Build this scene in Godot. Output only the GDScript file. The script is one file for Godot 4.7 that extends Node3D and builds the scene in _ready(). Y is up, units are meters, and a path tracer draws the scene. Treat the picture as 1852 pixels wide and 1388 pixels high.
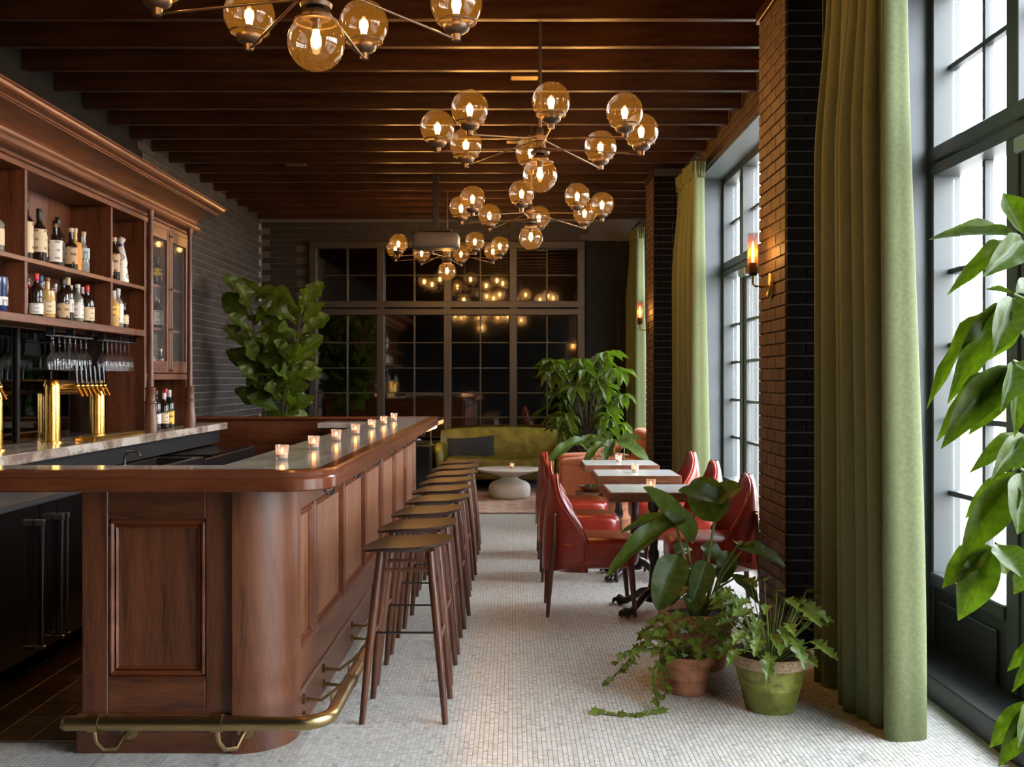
extends Node3D
# Hotel bar: walnut bar with stools, back bar, globe chandeliers, window wall with curtains, lounge.
# x to the right, y up, the room runs along -z; "d" below is distance along -z. Metres.

class B:
	var v := PackedVector3Array()
	var n := PackedVector3Array()
	var u := PackedVector2Array()
	var ix := PackedInt32Array()
	var t := Transform3D()

	func vert(p: Vector3, nn: Vector3, uv := Vector2.ZERO) -> int:
		v.append(t * p)
		n.append((t.basis * nn).normalized())
		u.append(uv)
		return v.size() - 1

	func tri(a: int, b: int, c: int) -> void:
		var g := (v[c] - v[a]).cross(v[b] - v[a])
		ix.append(a)
		if g.dot(n[a] + n[b] + n[c]) < 0.0:
			ix.append(c); ix.append(b)
		else:
			ix.append(b); ix.append(c)

	func q(a: int, b: int, c: int, d: int) -> void:
		tri(a, b, c)
		tri(a, c, d)

	func face(p0: Vector3, p1: Vector3, p2: Vector3, p3: Vector3, nn: Vector3) -> void:
		q(vert(p0, nn, Vector2(0, 0)), vert(p1, nn, Vector2(1, 0)), vert(p2, nn, Vector2(1, 1)), vert(p3, nn, Vector2(0, 1)))

	func box(c: Vector3, s: Vector3, bv := 0.0) -> void:
		var h := s * 0.5
		bv = minf(bv, minf(h.x, minf(h.y, h.z)) * 0.95)
		var e := [Vector3.RIGHT, Vector3.UP, Vector3.BACK]
		var at := func(sg: Vector3, ax: int) -> Vector3:
			var r := h - Vector3(bv, bv, bv)
			r[ax] = h[ax]
			return c + sg * r
		for a in 3:
			var b1: int = (a + 1) % 3
			var c1: int = (a + 2) % 3
			for s1 in [-1.0, 1.0]:
				var k := []
				for w in [[-1, -1], [1, -1], [1, 1], [-1, 1]]:
					var sg := Vector3.ZERO
					sg[a] = s1; sg[b1] = w[0]; sg[c1] = w[1]
					k.append(at.call(sg, a))
				face(k[0], k[1], k[2], k[3], e[a] * s1)
			if bv > 0.0:
				for s1 in [-1.0, 1.0]:
					for s2 in [-1.0, 1.0]:
						var lo := Vector3.ZERO
						lo[a] = s1; lo[b1] = s2; lo[c1] = -1
						var hi := lo
						hi[c1] = 1
						face(at.call(lo, a), at.call(hi, a), at.call(hi, b1), at.call(lo, b1), (e[a] * s1 + e[b1] * s2).normalized())
		if bv > 0.0:
			for i in 8:
				var sg := Vector3(1 if i & 1 else -1, 1 if i & 2 else -1, 1 if i & 4 else -1)
				var nn := sg.normalized()
				tri(vert(at.call(sg, 0), nn), vert(at.call(sg, 1), nn), vert(at.call(sg, 2), nn))

	func span(x0: float, x1: float, y0: float, y1: float, d0: float, d1: float, bv := 0.0) -> void:
		box(Vector3((x0 + x1) / 2, (y0 + y1) / 2, -(d0 + d1) / 2), Vector3(absf(x1 - x0), absf(y1 - y0), absf(d1 - d0)), bv)

	func lathe(pr: Array, seg := 24, ribs := 0, depth := 0.0, y_to := 99.0) -> void:
		var m := pr.size()
		var sn := []
		for k in m - 1:
			var dd: Vector2 = pr[k + 1] - pr[k]
			sn.append(Vector2(dd.y, -dd.x).normalized())
		for k in m - 1:
			var n0: Vector2 = sn[k]
			var n1: Vector2 = sn[k]
			if k > 0 and sn[k - 1].dot(sn[k]) > 0.72:
				n0 = (sn[k - 1] + sn[k]).normalized()
			if k < m - 2 and sn[k + 1].dot(sn[k]) > 0.72:
				n1 = (sn[k + 1] + sn[k]).normalized()
			var base := v.size()
			for i in seg + 1:
				var a := TAU * i / seg
				var dx := cos(a)
				var dz := sin(a)
				for w in 2:
					var pp: Vector2 = pr[k + w]
					var nn: Vector2 = n1 if w else n0
					var r := pp.x
					if ribs and pp.y < y_to:
						r *= 1.0 - depth * (0.5 + 0.5 * cos(a * ribs))
					vert(Vector3(dx * r, pp.y, dz * r), Vector3(dx * nn.x, nn.y, dz * nn.x), Vector2(float(i) / seg, float(k + w) / (m - 1)))
			for i in seg:
				var o := base + i * 2
				if pr[k].x > 1e-6:
					tri(o, o + 2, o + 3 if pr[k + 1].x > 1e-6 else o + 1)
				if pr[k + 1].x > 1e-6:
					tri(o, o + 3, o + 1)

	func ball(c: Vector3, r: float, seg := 20, squash := 1.0) -> void:
		var keep := t
		t = t.translated_local(c)
		var pr := []
		for i in seg / 2 + 1:
			var a := -PI / 2 + PI * i / (seg / 2)
			pr.append(Vector2(maxf(0.0, r * cos(a)) if i > 0 and i < seg / 2 else 0.0, r * sin(a) * squash))
		lathe(pr, seg)
		t = keep

	func tube(path: Array, rad, seg := 8, cap := true) -> void:
		var m := path.size()
		var tg: Vector3 = (path[1] - path[0]).normalized()
		var side := tg.cross(Vector3.UP if absf(tg.y) < 0.9 else Vector3.RIGHT).normalized()
		var base := v.size()
		for k in m:
			var t1: Vector3 = (path[mini(k + 1, m - 1)] - path[maxi(k - 1, 0)]).normalized()
			side = (side - t1 * side.dot(t1)).normalized()
			var up := t1.cross(side)
			var r: float = rad[k] if rad is Array else rad
			for i in seg + 1:
				var a := TAU * i / seg
				var o := side * cos(a) + up * sin(a)
				vert(path[k] + o * r, o, Vector2(float(i) / seg, float(k) / (m - 1)))
		for k in m - 1:
			for i in seg:
				var o := base + k * (seg + 1) + i
				q(o, o + 1, o + seg + 2, o + seg + 1)
		if cap:
			for e in [0, m - 1]:
				var nn: Vector3 = (path[0] - path[1]).normalized() if e == 0 else (path[m - 1] - path[m - 2]).normalized()
				var ring := []
				var ti := t.affine_inverse()
				for i in seg:
					ring.append(vert(ti * v[base + e * (seg + 1) + i], nn))
				for i in range(1, seg - 1):
					tri(ring[0], ring[i], ring[i + 1])

	func grid(rows: Array, wrap := false, flip := false) -> void:
		var m := rows.size()
		var w: int = rows[0].size()
		var base := v.size()
		for j in m:
			for i in w:
				var il := i - 1
				var ir := i + 1
				if wrap:
					il = (i - 1) if i > 0 else w - 2
					ir = (i + 1) if i < w - 1 else 1
				else:
					il = maxi(il, 0); ir = mini(ir, w - 1)
				var du: Vector3 = rows[j][ir] - rows[j][il]
				var dv: Vector3 = rows[mini(j + 1, m - 1)][i] - rows[maxi(j - 1, 0)][i]
				var nn := du.cross(dv).normalized()
				if nn.length() < 0.5:
					nn = Vector3.UP
				vert(rows[j][i], -nn if flip else nn, Vector2(float(i) / (w - 1), float(j) / (m - 1)))
		for j in m - 1:
			for i in w - 1:
				var o := base + j * w + i
				q(o, o + 1, o + w + 1, o + w)

	func sup(c: Vector3, h: Vector3, e1 := 0.4, e2 := 0.4, nu := 28, nv := 14) -> void:
		var base := v.size()
		for j in nv + 1:
			var ph := -PI / 2 + PI * j / nv
			for i in nu + 1:
				var th := TAU * i / nu
				var cp := sp(cos(ph), e1)
				var p := Vector3(cp * sp(cos(th), e2), sp(sin(ph), e1), cp * sp(sin(th), e2))
				var cn := sp(cos(ph), 2.0 - e1)
				var nn := Vector3(cn * sp(cos(th), 2.0 - e2) / h.x, sp(sin(ph), 2.0 - e1) / h.y, cn * sp(sin(th), 2.0 - e2) / h.z)
				if j == 0 or j == nv:
					nn = Vector3(0, -1 if j == 0 else 1, 0)
				vert(c + p * h, nn.normalized(), Vector2(float(i) / nu, float(j) / nv))
		for j in nv:
			for i in nu:
				var o := base + j * (nu + 1) + i
				q(o, o + 1, o + nu + 2, o + nu + 1)

	static func sp(x: float, e: float) -> float:
		return signf(x) * pow(absf(x), e) if absf(x) > 1e-5 else 0.0

	# a profile [(out, y)] carried along a path in plan [(x, z)]; "out" is to the right of travel
	func sweep(path: Array, pr: Array, closed := false, ends := true) -> void:
		var m := path.size()
		var outs := []
		for k in m:
			var a: Vector2 = path[(k - 1 + m) % m] if closed else path[maxi(k - 1, 0)]
			var b: Vector2 = path[(k + 1) % m] if closed else path[mini(k + 1, m - 1)]
			var p: Vector2 = path[k]
			var d0 := (p - a).normalized() if p.distance_to(a) > 1e-6 else (b - p).normalized()
			var d1 := (b - p).normalized() if p.distance_to(b) > 1e-6 else d0
			var o := (Vector2(-d0.y, d0.x) + Vector2(-d1.y, d1.x)).normalized()
			outs.append(o / maxf(0.3, o.dot(Vector2(-d0.y, d0.x))))
		for s in pr.size() - 1:
			var dp: Vector2 = pr[s + 1] - pr[s]
			var pn := Vector2(dp.y, -dp.x).normalized()
			for k in (m if closed else m - 1):
				var k2 := (k + 1) % m
				var id := []
				for w in [[k, s], [k2, s], [k2, s + 1], [k, s + 1]]:
					var o: Vector2 = outs[w[0]]
					var p: Vector2 = path[w[0]] + o * pr[w[1]].x
					var on := o.normalized()
					id.append(vert(Vector3(p.x, pr[w[1]].y, p.y), Vector3(on.x * pn.x, pn.y, on.y * pn.x), Vector2(float(w[0]) / m, float(w[1]) / pr.size())))
				q(id[0], id[1], id[2], id[3])
		if ends and not closed:
			var poly := PackedVector2Array(pr)
			var tr := Geometry2D.triangulate_polygon(poly)
			for k in [0, m - 1]:
				var dir: Vector2 = (path[0] - path[1]).normalized() if k == 0 else (path[m - 1] - path[m - 2]).normalized()
				var id := []
				for p in pr:
					var c: Vector2 = path[k] + outs[k] * p.x
					id.append(vert(Vector3(c.x, p.y, c.y), Vector3(dir.x, 0, dir.y)))
				for i in tr.size() / 3:
					tri(id[tr[i * 3]], id[tr[i * 3 + 1]], id[tr[i * 3 + 2]])

	# plan polygon [(x, z)] between two heights
	func slab(poly: Array, y0: float, y1: float) -> void:
		var pl := PackedVector2Array(poly)
		var tr := Geometry2D.triangulate_polygon(pl)
		for w in [[y0, -1.0], [y1, 1.0]]:
			var id := []
			for p in poly:
				id.append(vert(Vector3(p.x, w[0], p.y), Vector3(0, w[1], 0), p))
			for i in tr.size() / 3:
				tri(id[tr[i * 3]], id[tr[i * 3 + 1]], id[tr[i * 3 + 2]])
		var cw := Geometry2D.is_polygon_clockwise(pl)
		for k in poly.size():
			var a: Vector2 = poly[k]
			var b: Vector2 = poly[(k + 1) % poly.size()]
			var nn := Vector2(b.y - a.y, a.x - b.x).normalized() * (-1.0 if cw else 1.0)
			face(Vector3(a.x, y0, a.y), Vector3(b.x, y0, b.y), Vector3(b.x, y1, b.y), Vector3(a.x, y1, a.y), Vector3(nn.x, 0, nn.y))

	func mesh() -> ArrayMesh:
		var arr := []
		arr.resize(Mesh.ARRAY_MAX)
		arr[Mesh.ARRAY_VERTEX] = v
		arr[Mesh.ARRAY_NORMAL] = n
		arr[Mesh.ARRAY_TEX_UV] = u
		arr[Mesh.ARRAY_INDEX] = ix
		var m := ArrayMesh.new()
		m.add_surface_from_arrays(Mesh.PRIMITIVE_TRIANGLES, arr)
		return m


var M := {}
var T := {}
var L := {}
var taken := {}
var rng := RandomNumberGenerator.new()
const ORD := ["first", "second", "third", "fourth", "fifth", "sixth", "seventh", "eighth", "ninth", "tenth", "eleventh", "twelfth", "thirteenth", "fourteenth", "fifteenth"]


func P(x: float, y: float, d: float) -> Vector3:
	return Vector3(x, y, -d)


func numbered(called: String) -> String:
	var k: int = taken.get(called, 0)
	taken[called] = k + 1
	return called if k == 0 else "%s_%03d" % [called, k]


func tag(o: Node, label: String, category: String, group := "", kind := "") -> Node:
	o.set_meta("label", label)
	if category: o.set_meta("category", category)
	if group: o.set_meta("group", group)
	if kind: o.set_meta("kind", kind)
	return o


func thing(called: String, label: String, category: String, at := Vector3.ZERO, turn := 0.0, group := "", kind := "") -> Node3D:
	var o := Node3D.new()
	o.name = numbered(called)
	add_child(o)
	o.position = at
	o.rotation.y = turn
	tag(o, label, category, group, kind)
	return o


func piece(called: String, m: Mesh, mat: Material, parent: Node) -> MeshInstance3D:
	var o := MeshInstance3D.new()
	o.name = called
	o.mesh = m
	o.material_override = mat
	parent.add_child(o, true)
	return o


func part(called: String, b: B, mat: Material, parent: Node) -> MeshInstance3D:
	return piece(called, b.mesh(), mat, parent)


func bx(called: String, parent: Node, mat: Material, x0: float, x1: float, y0: float, y1: float, d0: float, d1: float, bv := 0.0) -> MeshInstance3D:
	var b := B.new()
	b.span(x0, x1, y0, y1, d0, d1, bv)
	return part(called, b, mat, parent)


func again(o: Node3D, at: Vector3, turn := 0.0, label := "", called := "") -> Node3D:
	var c: Node3D = o.duplicate()
	c.name = numbered(called if called else String(o.name))
	add_child(c)
	c.position = at
	c.rotation.y = turn
	if label: c.set_meta("label", label)
	return c


func omni(parent: Node, at: Vector3, color: Color, energy: float, size := 0.02) -> void:
	var l := OmniLight3D.new()
	l.name = "glow"
	l.light_color = color
	l.light_energy = energy
	l.light_size = size
	l.omni_range = 14.0
	l.omni_attenuation = 2.0
	l.shadow_enabled = true
	parent.add_child(l, true)
	l.position = at


func mat(r: float, g: float, b: float, rough := 0.6, metal := 0.0, tex: Texture2D = null, sc := Vector3.ZERO) -> StandardMaterial3D:
	var m := StandardMaterial3D.new()
	m.albedo_color = Color(r, g, b).linear_to_srgb()
	m.roughness = rough
	m.metallic = metal
	if tex:
		m.albedo_texture = tex
		if sc != Vector3.ZERO:
			m.uv1_triplanar = true
			m.uv1_world_triplanar = true
			m.uv1_scale = sc
	return m


func local(m: StandardMaterial3D) -> StandardMaterial3D:
	var c: StandardMaterial3D = m.duplicate()
	c.uv1_world_triplanar = false
	return c


func glassy(r: float, g: float, b: float, alpha: float, rough := 0.03) -> StandardMaterial3D:
	var m := mat(r, g, b, rough)
	m.transparency = BaseMaterial3D.TRANSPARENCY_ALPHA
	m.albedo_color.a = alpha
	return m


func glow(r: float, g: float, b: float, k: float) -> StandardMaterial3D:
	var m := mat(r, g, b, 0.5)
	m.emission_enabled = true
	m.emission = Color(r, g, b).linear_to_srgb()
	m.emission_energy_multiplier = k
	return m


func ramp_tex(seed_: int, freq: float, oct: int, fine: int, fine_share: float, stops: Array, size := 256) -> ImageTexture:
	var f := FastNoiseLite.new()
	f.seed = seed_
	f.noise_type = FastNoiseLite.TYPE_SIMPLEX_SMOOTH
	f.frequency = freq
	f.fractal_octaves = oct
	var src := f.get_seamless_image(size, size)
	src.convert(Image.FORMAT_L8)
	var by := src.get_data()
	var out := PackedByteArray()
	out.resize(size * size * 3)
	var gr := Gradient.new()
	gr.offsets = PackedFloat32Array(stops.map(func(s): return s[0]))
	gr.colors = PackedColorArray(stops.map(func(s): return s[1]))
	var lut := []
	for i in 256:
		var c := gr.sample(i / 255.0)
		lut.append([int(c.r * 255), int(c.g * 255), int(c.b * 255)])
	for y in size:
		for x in size:
			var a := by[y * size + x]
			if fine > 1:
				a = clampi(int(a * (1.0 - fine_share) + by[((y * fine) % size) * size + (x * fine + y / 7) % size] * fine_share), 0, 255)
			var c: Array = lut[a]
			var o := (y * size + x) * 3
			out[o] = c[0]; out[o + 1] = c[1]; out[o + 2] = c[2]
	return ImageTexture.create_from_image(Image.create_from_data(size, size, false, Image.FORMAT_RGB8, out))


func g(k: float) -> Color:
	return Color(k, k, k)


func leaf_tex(veins: float, rows: float) -> ImageTexture:
	var w := 96
	var h := 192
	var im := Image.create(w, h, false, Image.FORMAT_RGB8)
	var f := FastNoiseLite.new()
	f.frequency = 0.03
	for y in h:
		for x in w:
			var a := absf(x / float(w) - 0.5)
			var vv := y / float(h)
			var k := 0.70 + 0.16 * f.get_noise_2d(x, y)
			var s := fposmod((vv - a * 0.55) * rows, 1.0)
			if s < 0.10:
				k += veins * (1.0 - a * 1.2)
			if a < 0.018:
				k += veins * 1.4
			im.set_pixel(x, y, Color(clampf(k + (0.06 if k > 0.85 else 0.0), 0, 1), clampf(k + 0.03, 0, 1), clampf(k - 0.02, 0, 1)))
	return ImageTexture.create_from_image(im)


func textures() -> void:
	T.wood = ramp_tex(3, 0.008, 4, 5, 0.42, [[0.2, Color(0.54, 0.46, 0.41)], [0.45, Color(0.80, 0.76, 0.72)], [0.7, Color(0.95, 0.93, 0.91)], [0.9, Color(1, 1, 1)]], 512)
	T.wood_soft = ramp_tex(4, 0.007, 3, 4, 0.3, [[0.2, Color(0.80, 0.74, 0.70)], [0.6, Color(0.93, 0.91, 0.89)], [0.9, Color(1, 1, 1)]], 256)
	T.marble = ramp_tex(8, 0.006, 5, 3, 0.3, [[0.25, Color(0.62, 0.56, 0.52)], [0.42, Color(0.86, 0.82, 0.78)], [0.5, Color(0.70, 0.67, 0.65)], [0.56, Color(0.92, 0.9, 0.87)], [0.8, Color(1, 0.99, 0.97)]], 512)
	T.leather = ramp_tex(12, 0.02, 4, 6, 0.2, [[0.2, g(0.86)], [0.8, g(1.0)]], 256)
	T.aged = ramp_tex(12, 0.012, 4, 5, 0.2, [[0.25, g(0.70)], [0.75, g(1.0)]], 256)
	T.blotch = ramp_tex(15, 0.015, 4, 4, 0.25, [[0.2, Color(0.76, 0.73, 0.70)], [0.5, Color(0.91, 0.90, 0.89)], [0.8, Color(1, 1, 1)]], 256)
	T.brick = ramp_tex(21, 0.03, 4, 4, 0.45, [[0.2, Color(0.5, 0.47, 0.46)], [0.55, Color(0.82, 0.80, 0.78)], [0.85, Color(1, 1, 1)]], 256)
	T.cloth = ramp_tex(31, 0.05, 3, 7, 0.5, [[0.2, g(0.82)], [0.8, g(1.0)]], 256)
	T.patina = ramp_tex(41, 0.014, 4, 5, 0.2, [[0.2, Color(0.62, 0.5, 0.36)], [0.4, Color(0.78, 0.8, 0.55)], [0.6, Color(0.86, 0.95, 0.66)], [0.85, Color(1, 1, 0.85)]], 256)
	T.leaf = leaf_tex(0.16, 8.0)
	T.leaf_soft = leaf_tex(0.07, 10.0)
	# faded patterned rug
	var im := Image.create(256, 256, false, Image.FORMAT_RGB8)
	var f := FastNoiseLite.new()
	f.frequency = 0.04
	for y in 256:
		for x in 256:
			var a := absf(x - 128) / 128.0
			var b := absf(y - 128) / 128.0
			var c := Color(0.74, 0.60, 0.52)
			var k := sin(a * 22.0) * cos(b * 22.0)
			if maxf(a, b) > 0.94: c = Color(0.45, 0.30, 0.26)
			elif maxf(a, b) > 0.80: c = Color(0.70, 0.52, 0.44) if sin(x * 0.35) * sin(y * 0.35) > 0.0 else Color(0.80, 0.70, 0.62)
			elif k > 0.35: c = Color(0.72, 0.42, 0.34)
			elif k < -0.4: c = Color(0.60, 0.56, 0.56)
			var w := f.get_noise_2d(x, y) * 0.5 + 0.5
			im.set_pixel(x, y, c.lerp(Color(0.80, 0.72, 0.64), w * 0.75))
	T.rug = ImageTexture.create_from_image(im)
	# lines of small unreadable print on a bottle label
	for kind in 3:
		var lb := Image.create(128, 64, false, Image.FORMAT_RGB8)
		lb.fill(Color(1, 1, 1))
		for rep in 4:
			var x0 := rep * 32
			if kind == 0:
				lb.fill_rect(Rect2i(x0 + 6, 10, 20, 7), Color(0.55, 0.5, 0.46))
				for r in 4: lb.fill_rect(Rect2i(x0 + 8, 24 + r * 8, 16 - (r % 2) * 5, 2), Color(0.68, 0.64, 0.6))
			elif kind == 1:
				lb.fill_rect(Rect2i(x0 + 11, 8, 10, 16), Color(0.6, 0.35, 0.28))
				for r in 3: lb.fill_rect(Rect2i(x0 + 6, 32 + r * 9, 20, 3), Color(0.6, 0.58, 0.55))
			else:
				lb.fill_rect(Rect2i(x0, 0, 32, 6), Color(0.45, 0.52, 0.62))
				lb.fill_rect(Rect2i(x0 + 8, 16, 16, 20), Color(0.62, 0.63, 0.64))
				lb.fill_rect(Rect2i(x0 + 12, 20, 8, 12), Color(0.95, 0.95, 0.95))
				lb.fill_rect(Rect2i(x0 + 6, 44, 20, 3), Color(0.6, 0.6, 0.6))
		T["label%d" % kind] = ImageTexture.create_from_image(lb)


func materials() -> void:
	var w := [0.155, 0.049, 0.016]
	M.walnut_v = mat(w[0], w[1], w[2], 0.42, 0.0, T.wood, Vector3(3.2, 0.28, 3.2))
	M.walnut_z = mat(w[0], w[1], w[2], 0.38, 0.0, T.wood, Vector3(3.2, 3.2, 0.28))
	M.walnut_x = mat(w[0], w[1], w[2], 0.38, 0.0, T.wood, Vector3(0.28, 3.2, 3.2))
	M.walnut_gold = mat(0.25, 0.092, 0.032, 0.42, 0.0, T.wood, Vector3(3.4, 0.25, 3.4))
	M.counter_edge = mat(0.15, 0.043, 0.016, 0.22, 0.0, T.wood_soft, Vector3(0.8, 3.0, 0.8))
	for k in ["walnut_v", "walnut_z", "walnut_x", "walnut_gold"]:
		M[k].clearcoat_enabled = true
		M[k].clearcoat = 0.15
		M[k].clearcoat_roughness = 0.3
	M.back_wood = mat(0.16, 0.053, 0.019, 0.4, 0.0, T.wood, Vector3(3.0, 0.25, 3.0))
	M.back_wood_z = mat(0.16, 0.053, 0.019, 0.35, 0.0, T.wood, Vector3(3.0, 3.0, 0.25))
	M.cornice = mat(0.20, 0.075, 0.03, 0.3, 0.0, T.wood, Vector3(3.0, 3.0, 0.25))
	M.beam = mat(0.050, 0.020, 0.0085, 0.32, 0.0, T.wood, Vector3(0.3, 3.0, 3.0))
	M.ceiling = mat(0.010, 0.005, 0.003, 0.8, 0.0, T.blotch, Vector3(0.7, 0.7, 0.7))
	M.leg_wood = local(mat(0.115, 0.040, 0.018, 0.38, 0.0, T.wood, Vector3(4, 0.5, 4)))
	M.seat_wood = local(mat(0.042, 0.018, 0.009, 0.42, 0.0, T.wood, Vector3(4, 4, 0.6)))
	M.table_wood = local(mat(0.24, 0.10, 0.05, 0.42, 0.0, T.wood, Vector3(0.5, 4, 0.5)))
	M.marble = mat(0.50, 0.47, 0.44, 0.13, 0.0, T.marble, Vector3(0.9, 0.9, 0.55))
	M.stone_bar = mat(0.50, 0.46, 0.42, 0.12, 0.0, T.blotch, Vector3(1.6, 1.6, 0.7))
	M.table_top = mat(0.55, 0.56, 0.57, 0.1)
	M.concrete = local(mat(0.66, 0.64, 0.57, 0.7, 0.0, T.cloth, Vector3(2, 2, 2)))
	M.brass = mat(0.60, 0.40, 0.14, 0.22, 1.0)
	M.brass_old = mat(0.34, 0.24, 0.11, 0.3, 1.0)
	M.gold = mat(0.66, 0.40, 0.10, 0.22, 1.0)
	M.bronze = mat(0.12, 0.085, 0.06, 0.38, 0.85)
	M.steel = mat(0.35, 0.35, 0.35, 0.3, 1.0)
	M.steel_dark = mat(0.05, 0.05, 0.05, 0.3, 0.8)
	M.iron = mat(0.012, 0.012, 0.013, 0.28)
	M.black = mat(0.010, 0.010, 0.010, 0.6)
	M.black.metallic_specular = 0.3
	M.black_gloss = mat(0.007, 0.007, 0.007, 0.15)
	M.frame = mat(0.040, 0.046, 0.045, 0.4)
	M.reveal = mat(0.105, 0.118, 0.125, 0.5)
	M.wainscot = mat(0.012, 0.013, 0.013, 0.4)
	M.mortar_pale = mat(0.34, 0.335, 0.33, 0.9)
	M.mortar_black = mat(0.018, 0.017, 0.016, 0.9)
	M.mortar_quarry = mat(0.03, 0.022, 0.016, 0.9)
	M.mortar_brown = mat(0.085, 0.058, 0.04, 0.9)
	M.mortar_dark = mat(0.085, 0.082, 0.08, 0.9)
	for k in 3:
		var s: float = [0.82, 1.0, 1.2][k]
		M["pier_brick%d" % k] = mat(0.105 * s, 0.058 * s, 0.034 * s, 0.7, 0.0, T.brick, Vector3(5, 5, 5))
		M["dark_brick%d" % k] = mat(0.034 * s, 0.033 * s, 0.034 * s, 0.55, 0.0, T.brick, Vector3(5, 5, 5))
		M["grey_brick%d" % k] = mat(0.088 * s, 0.087 * s, 0.088 * s, 0.55, 0.0, T.brick, Vector3(5, 5, 5))
		M["black_brick%d" % k] = mat(0.0075 * s, 0.0068 * s, 0.006 * s, 0.9, 0.0, T.brick, Vector3(5, 5, 5))
		M["black_brick%d" % k].metallic_specular = 0.15
		M["quarry%d" % k] = mat(0.075 * s, 0.034 * s, 0.018 * s, 0.45, 0.0, T.brick, Vector3(4, 4, 4))
	M.grout = mat(0.13, 0.125, 0.115, 0.8)
	M.floor_plain = mat(0.38, 0.37, 0.34, 0.4, 0.0, T.blotch, Vector3(1.5, 1.5, 1.5))
	M.tile = mat(1, 1, 1, 0.28)
	M.tile.vertex_color_use_as_albedo = true
	for k in 3:
		var s: float = [0.40, 0.46, 0.52][k]
		M["tile%d" % k] = mat(s, s * 0.985, s * 0.92, 0.28)
	M.mirror = mat(0.20, 0.19, 0.175, 0.035, 1.0)
	M.mirror_back = mat(0.10, 0.10, 0.10, 0.03, 1.0)
	M.pane = glassy(0.9, 0.95, 0.95, 0.03)
	M.globe = glassy(0.11, 0.076, 0.016, 0.10, 0.015)
	M.clear = glassy(0.3, 0.32, 0.33, 0.04, 0.02)
	M.clear.metallic_specular = 0.4
	M.votive_glass = glassy(0.55, 0.48, 0.40, 0.20, 0.06)
	M.cabinet_pane = glassy(0.9, 0.95, 0.95, 0.02)
	M.cabinet_pane.metallic_specular = 0.22
	M.tube_glass = glassy(0.22, 0.08, 0.03, 0.25, 0.05)
	M.bulb = glow(1.0, 0.62, 0.22, 26.0)
	M.flame = glow(1.0, 0.50, 0.14, 18.0)
	M.wax = mat(0.75, 0.55, 0.36, 0.6)
	M.wax.subsurf_scatter_enabled = true
	M.wax.subsurf_scatter_strength = 0.3
	M.tube_lamp = glow(1.0, 0.66, 0.30, 7.0)
	M.curtain = mat(0.125, 0.145, 0.055, 0.85, 0.0, T.cloth, Vector3(3, 3, 3))
	M.curtain.rim_enabled = true
	M.curtain.rim = 0.5
	M.curtain.rim_tint = 0.6
	M.red = local(mat(0.28, 0.026, 0.013, 0.28, 0.0, T.leather, Vector3(2.2, 2.2, 2.2)))
	M.red.clearcoat_enabled = true
	M.red.clearcoat = 0.4
	M.red.clearcoat_roughness = 0.25
	M.green_leather = local(mat(0.19, 0.185, 0.028, 0.36, 0.0, T.aged, Vector3(1.5, 1.5, 1.5)))
	M.navy = local(mat(0.030, 0.038, 0.055, 0.9, 0.0, T.cloth, Vector3(4, 4, 4)))
	M.peach = local(mat(0.62, 0.23, 0.12, 0.85, 0.0, T.cloth, Vector3(3, 3, 3)))
	M.peach.rim_enabled = true
	M.peach.rim = 0.5
	M.peach.rim_tint = 0.5
	M.rug = mat(0.85, 0.85, 0.85, 0.95, 0.0, T.rug)
	M.terracotta = local(mat(0.50, 0.21, 0.11, 0.8, 0.0, T.blotch, Vector3(4, 4, 4)))
	M.green_pot = local(mat(0.27, 0.26, 0.085, 0.5, 0.0, T.patina, Vector3(3.5, 3.5, 3.5)))
	M.chalk = local(mat(0.50, 0.36, 0.22, 0.85, 0.0, T.brick, Vector3(6, 6, 6)))
	M.soil = mat(0.03, 0.022, 0.014, 0.95, 0.0, T.brick, Vector3(14, 14, 14))
	M.basket = local(mat(0.10, 0.07, 0.045, 0.8, 0.0, T.blotch, Vector3(5, 5, 5)))
	M.bark = mat(0.10, 0.07, 0.045, 0.85, 0.0, T.brick, Vector3(8, 8, 8))
	M.stem = mat(0.16, 0.22, 0.06, 0.5)
	for a in [["fig", 0.18, 0.26, 0.045, "leaf"], ["umbrella", 0.17, 0.27, 0.035, "leaf_soft"], ["philo", 0.15, 0.23, 0.05, "leaf_soft"],
			["lobed", 0.19, 0.27, 0.05, "leaf"], ["ivy", 0.24, 0.34, 0.05, "leaf"]]:
		var m := mat(a[1], a[2], a[3], 0.4, 0.0, T[a[4]])
		m.backlight_enabled = true
		m.backlight = Color(0.85, 0.9, 0.2).linear_to_srgb()
		M["leaf_" + a[0]] = m
	M.mirror_frame = mat(0.032, 0.026, 0.020, 0.4)
	M.casing = mat(0.075, 0.06, 0.05, 0.5)
	M.white = mat(0.7, 0.7, 0.68, 0.5)
	M.wall_paint = mat(0.014, 0.014, 0.014, 0.85)
	M.wall_paint.metallic_specular = 0.3
	M.pavement = mat(0.45, 0.44, 0.42, 0.9, 0.0, T.blotch, Vector3(0.6, 0.6, 0.6))
	M.facade = mat(0.55, 0.52, 0.48, 0.9, 0.0, T.blotch, Vector3(0.3, 0.3, 0.3))
	M.hedge = mat(0.16, 0.24, 0.05, 0.9, 0.0, T.brick, Vector3(2, 2, 2))
	# bottles
	M.b_dark = mat(0.018, 0.010, 0.006, 0.06)
	M.b_green = mat(0.008, 0.016, 0.010, 0.06)
	M.b_amber = mat(0.30, 0.10, 0.015, 0.07)
	M.b_pale = mat(0.50, 0.32, 0.10, 0.07)
	M.b_clear = glassy(0.55, 0.60, 0.58, 0.3, 0.03)
	M.b_grey = mat(0.16, 0.17, 0.14, 0.07)
	M.b_blue = mat(0.015, 0.03, 0.10, 0.08)
	M.b_white = mat(0.62, 0.60, 0.56, 0.25)
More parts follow.
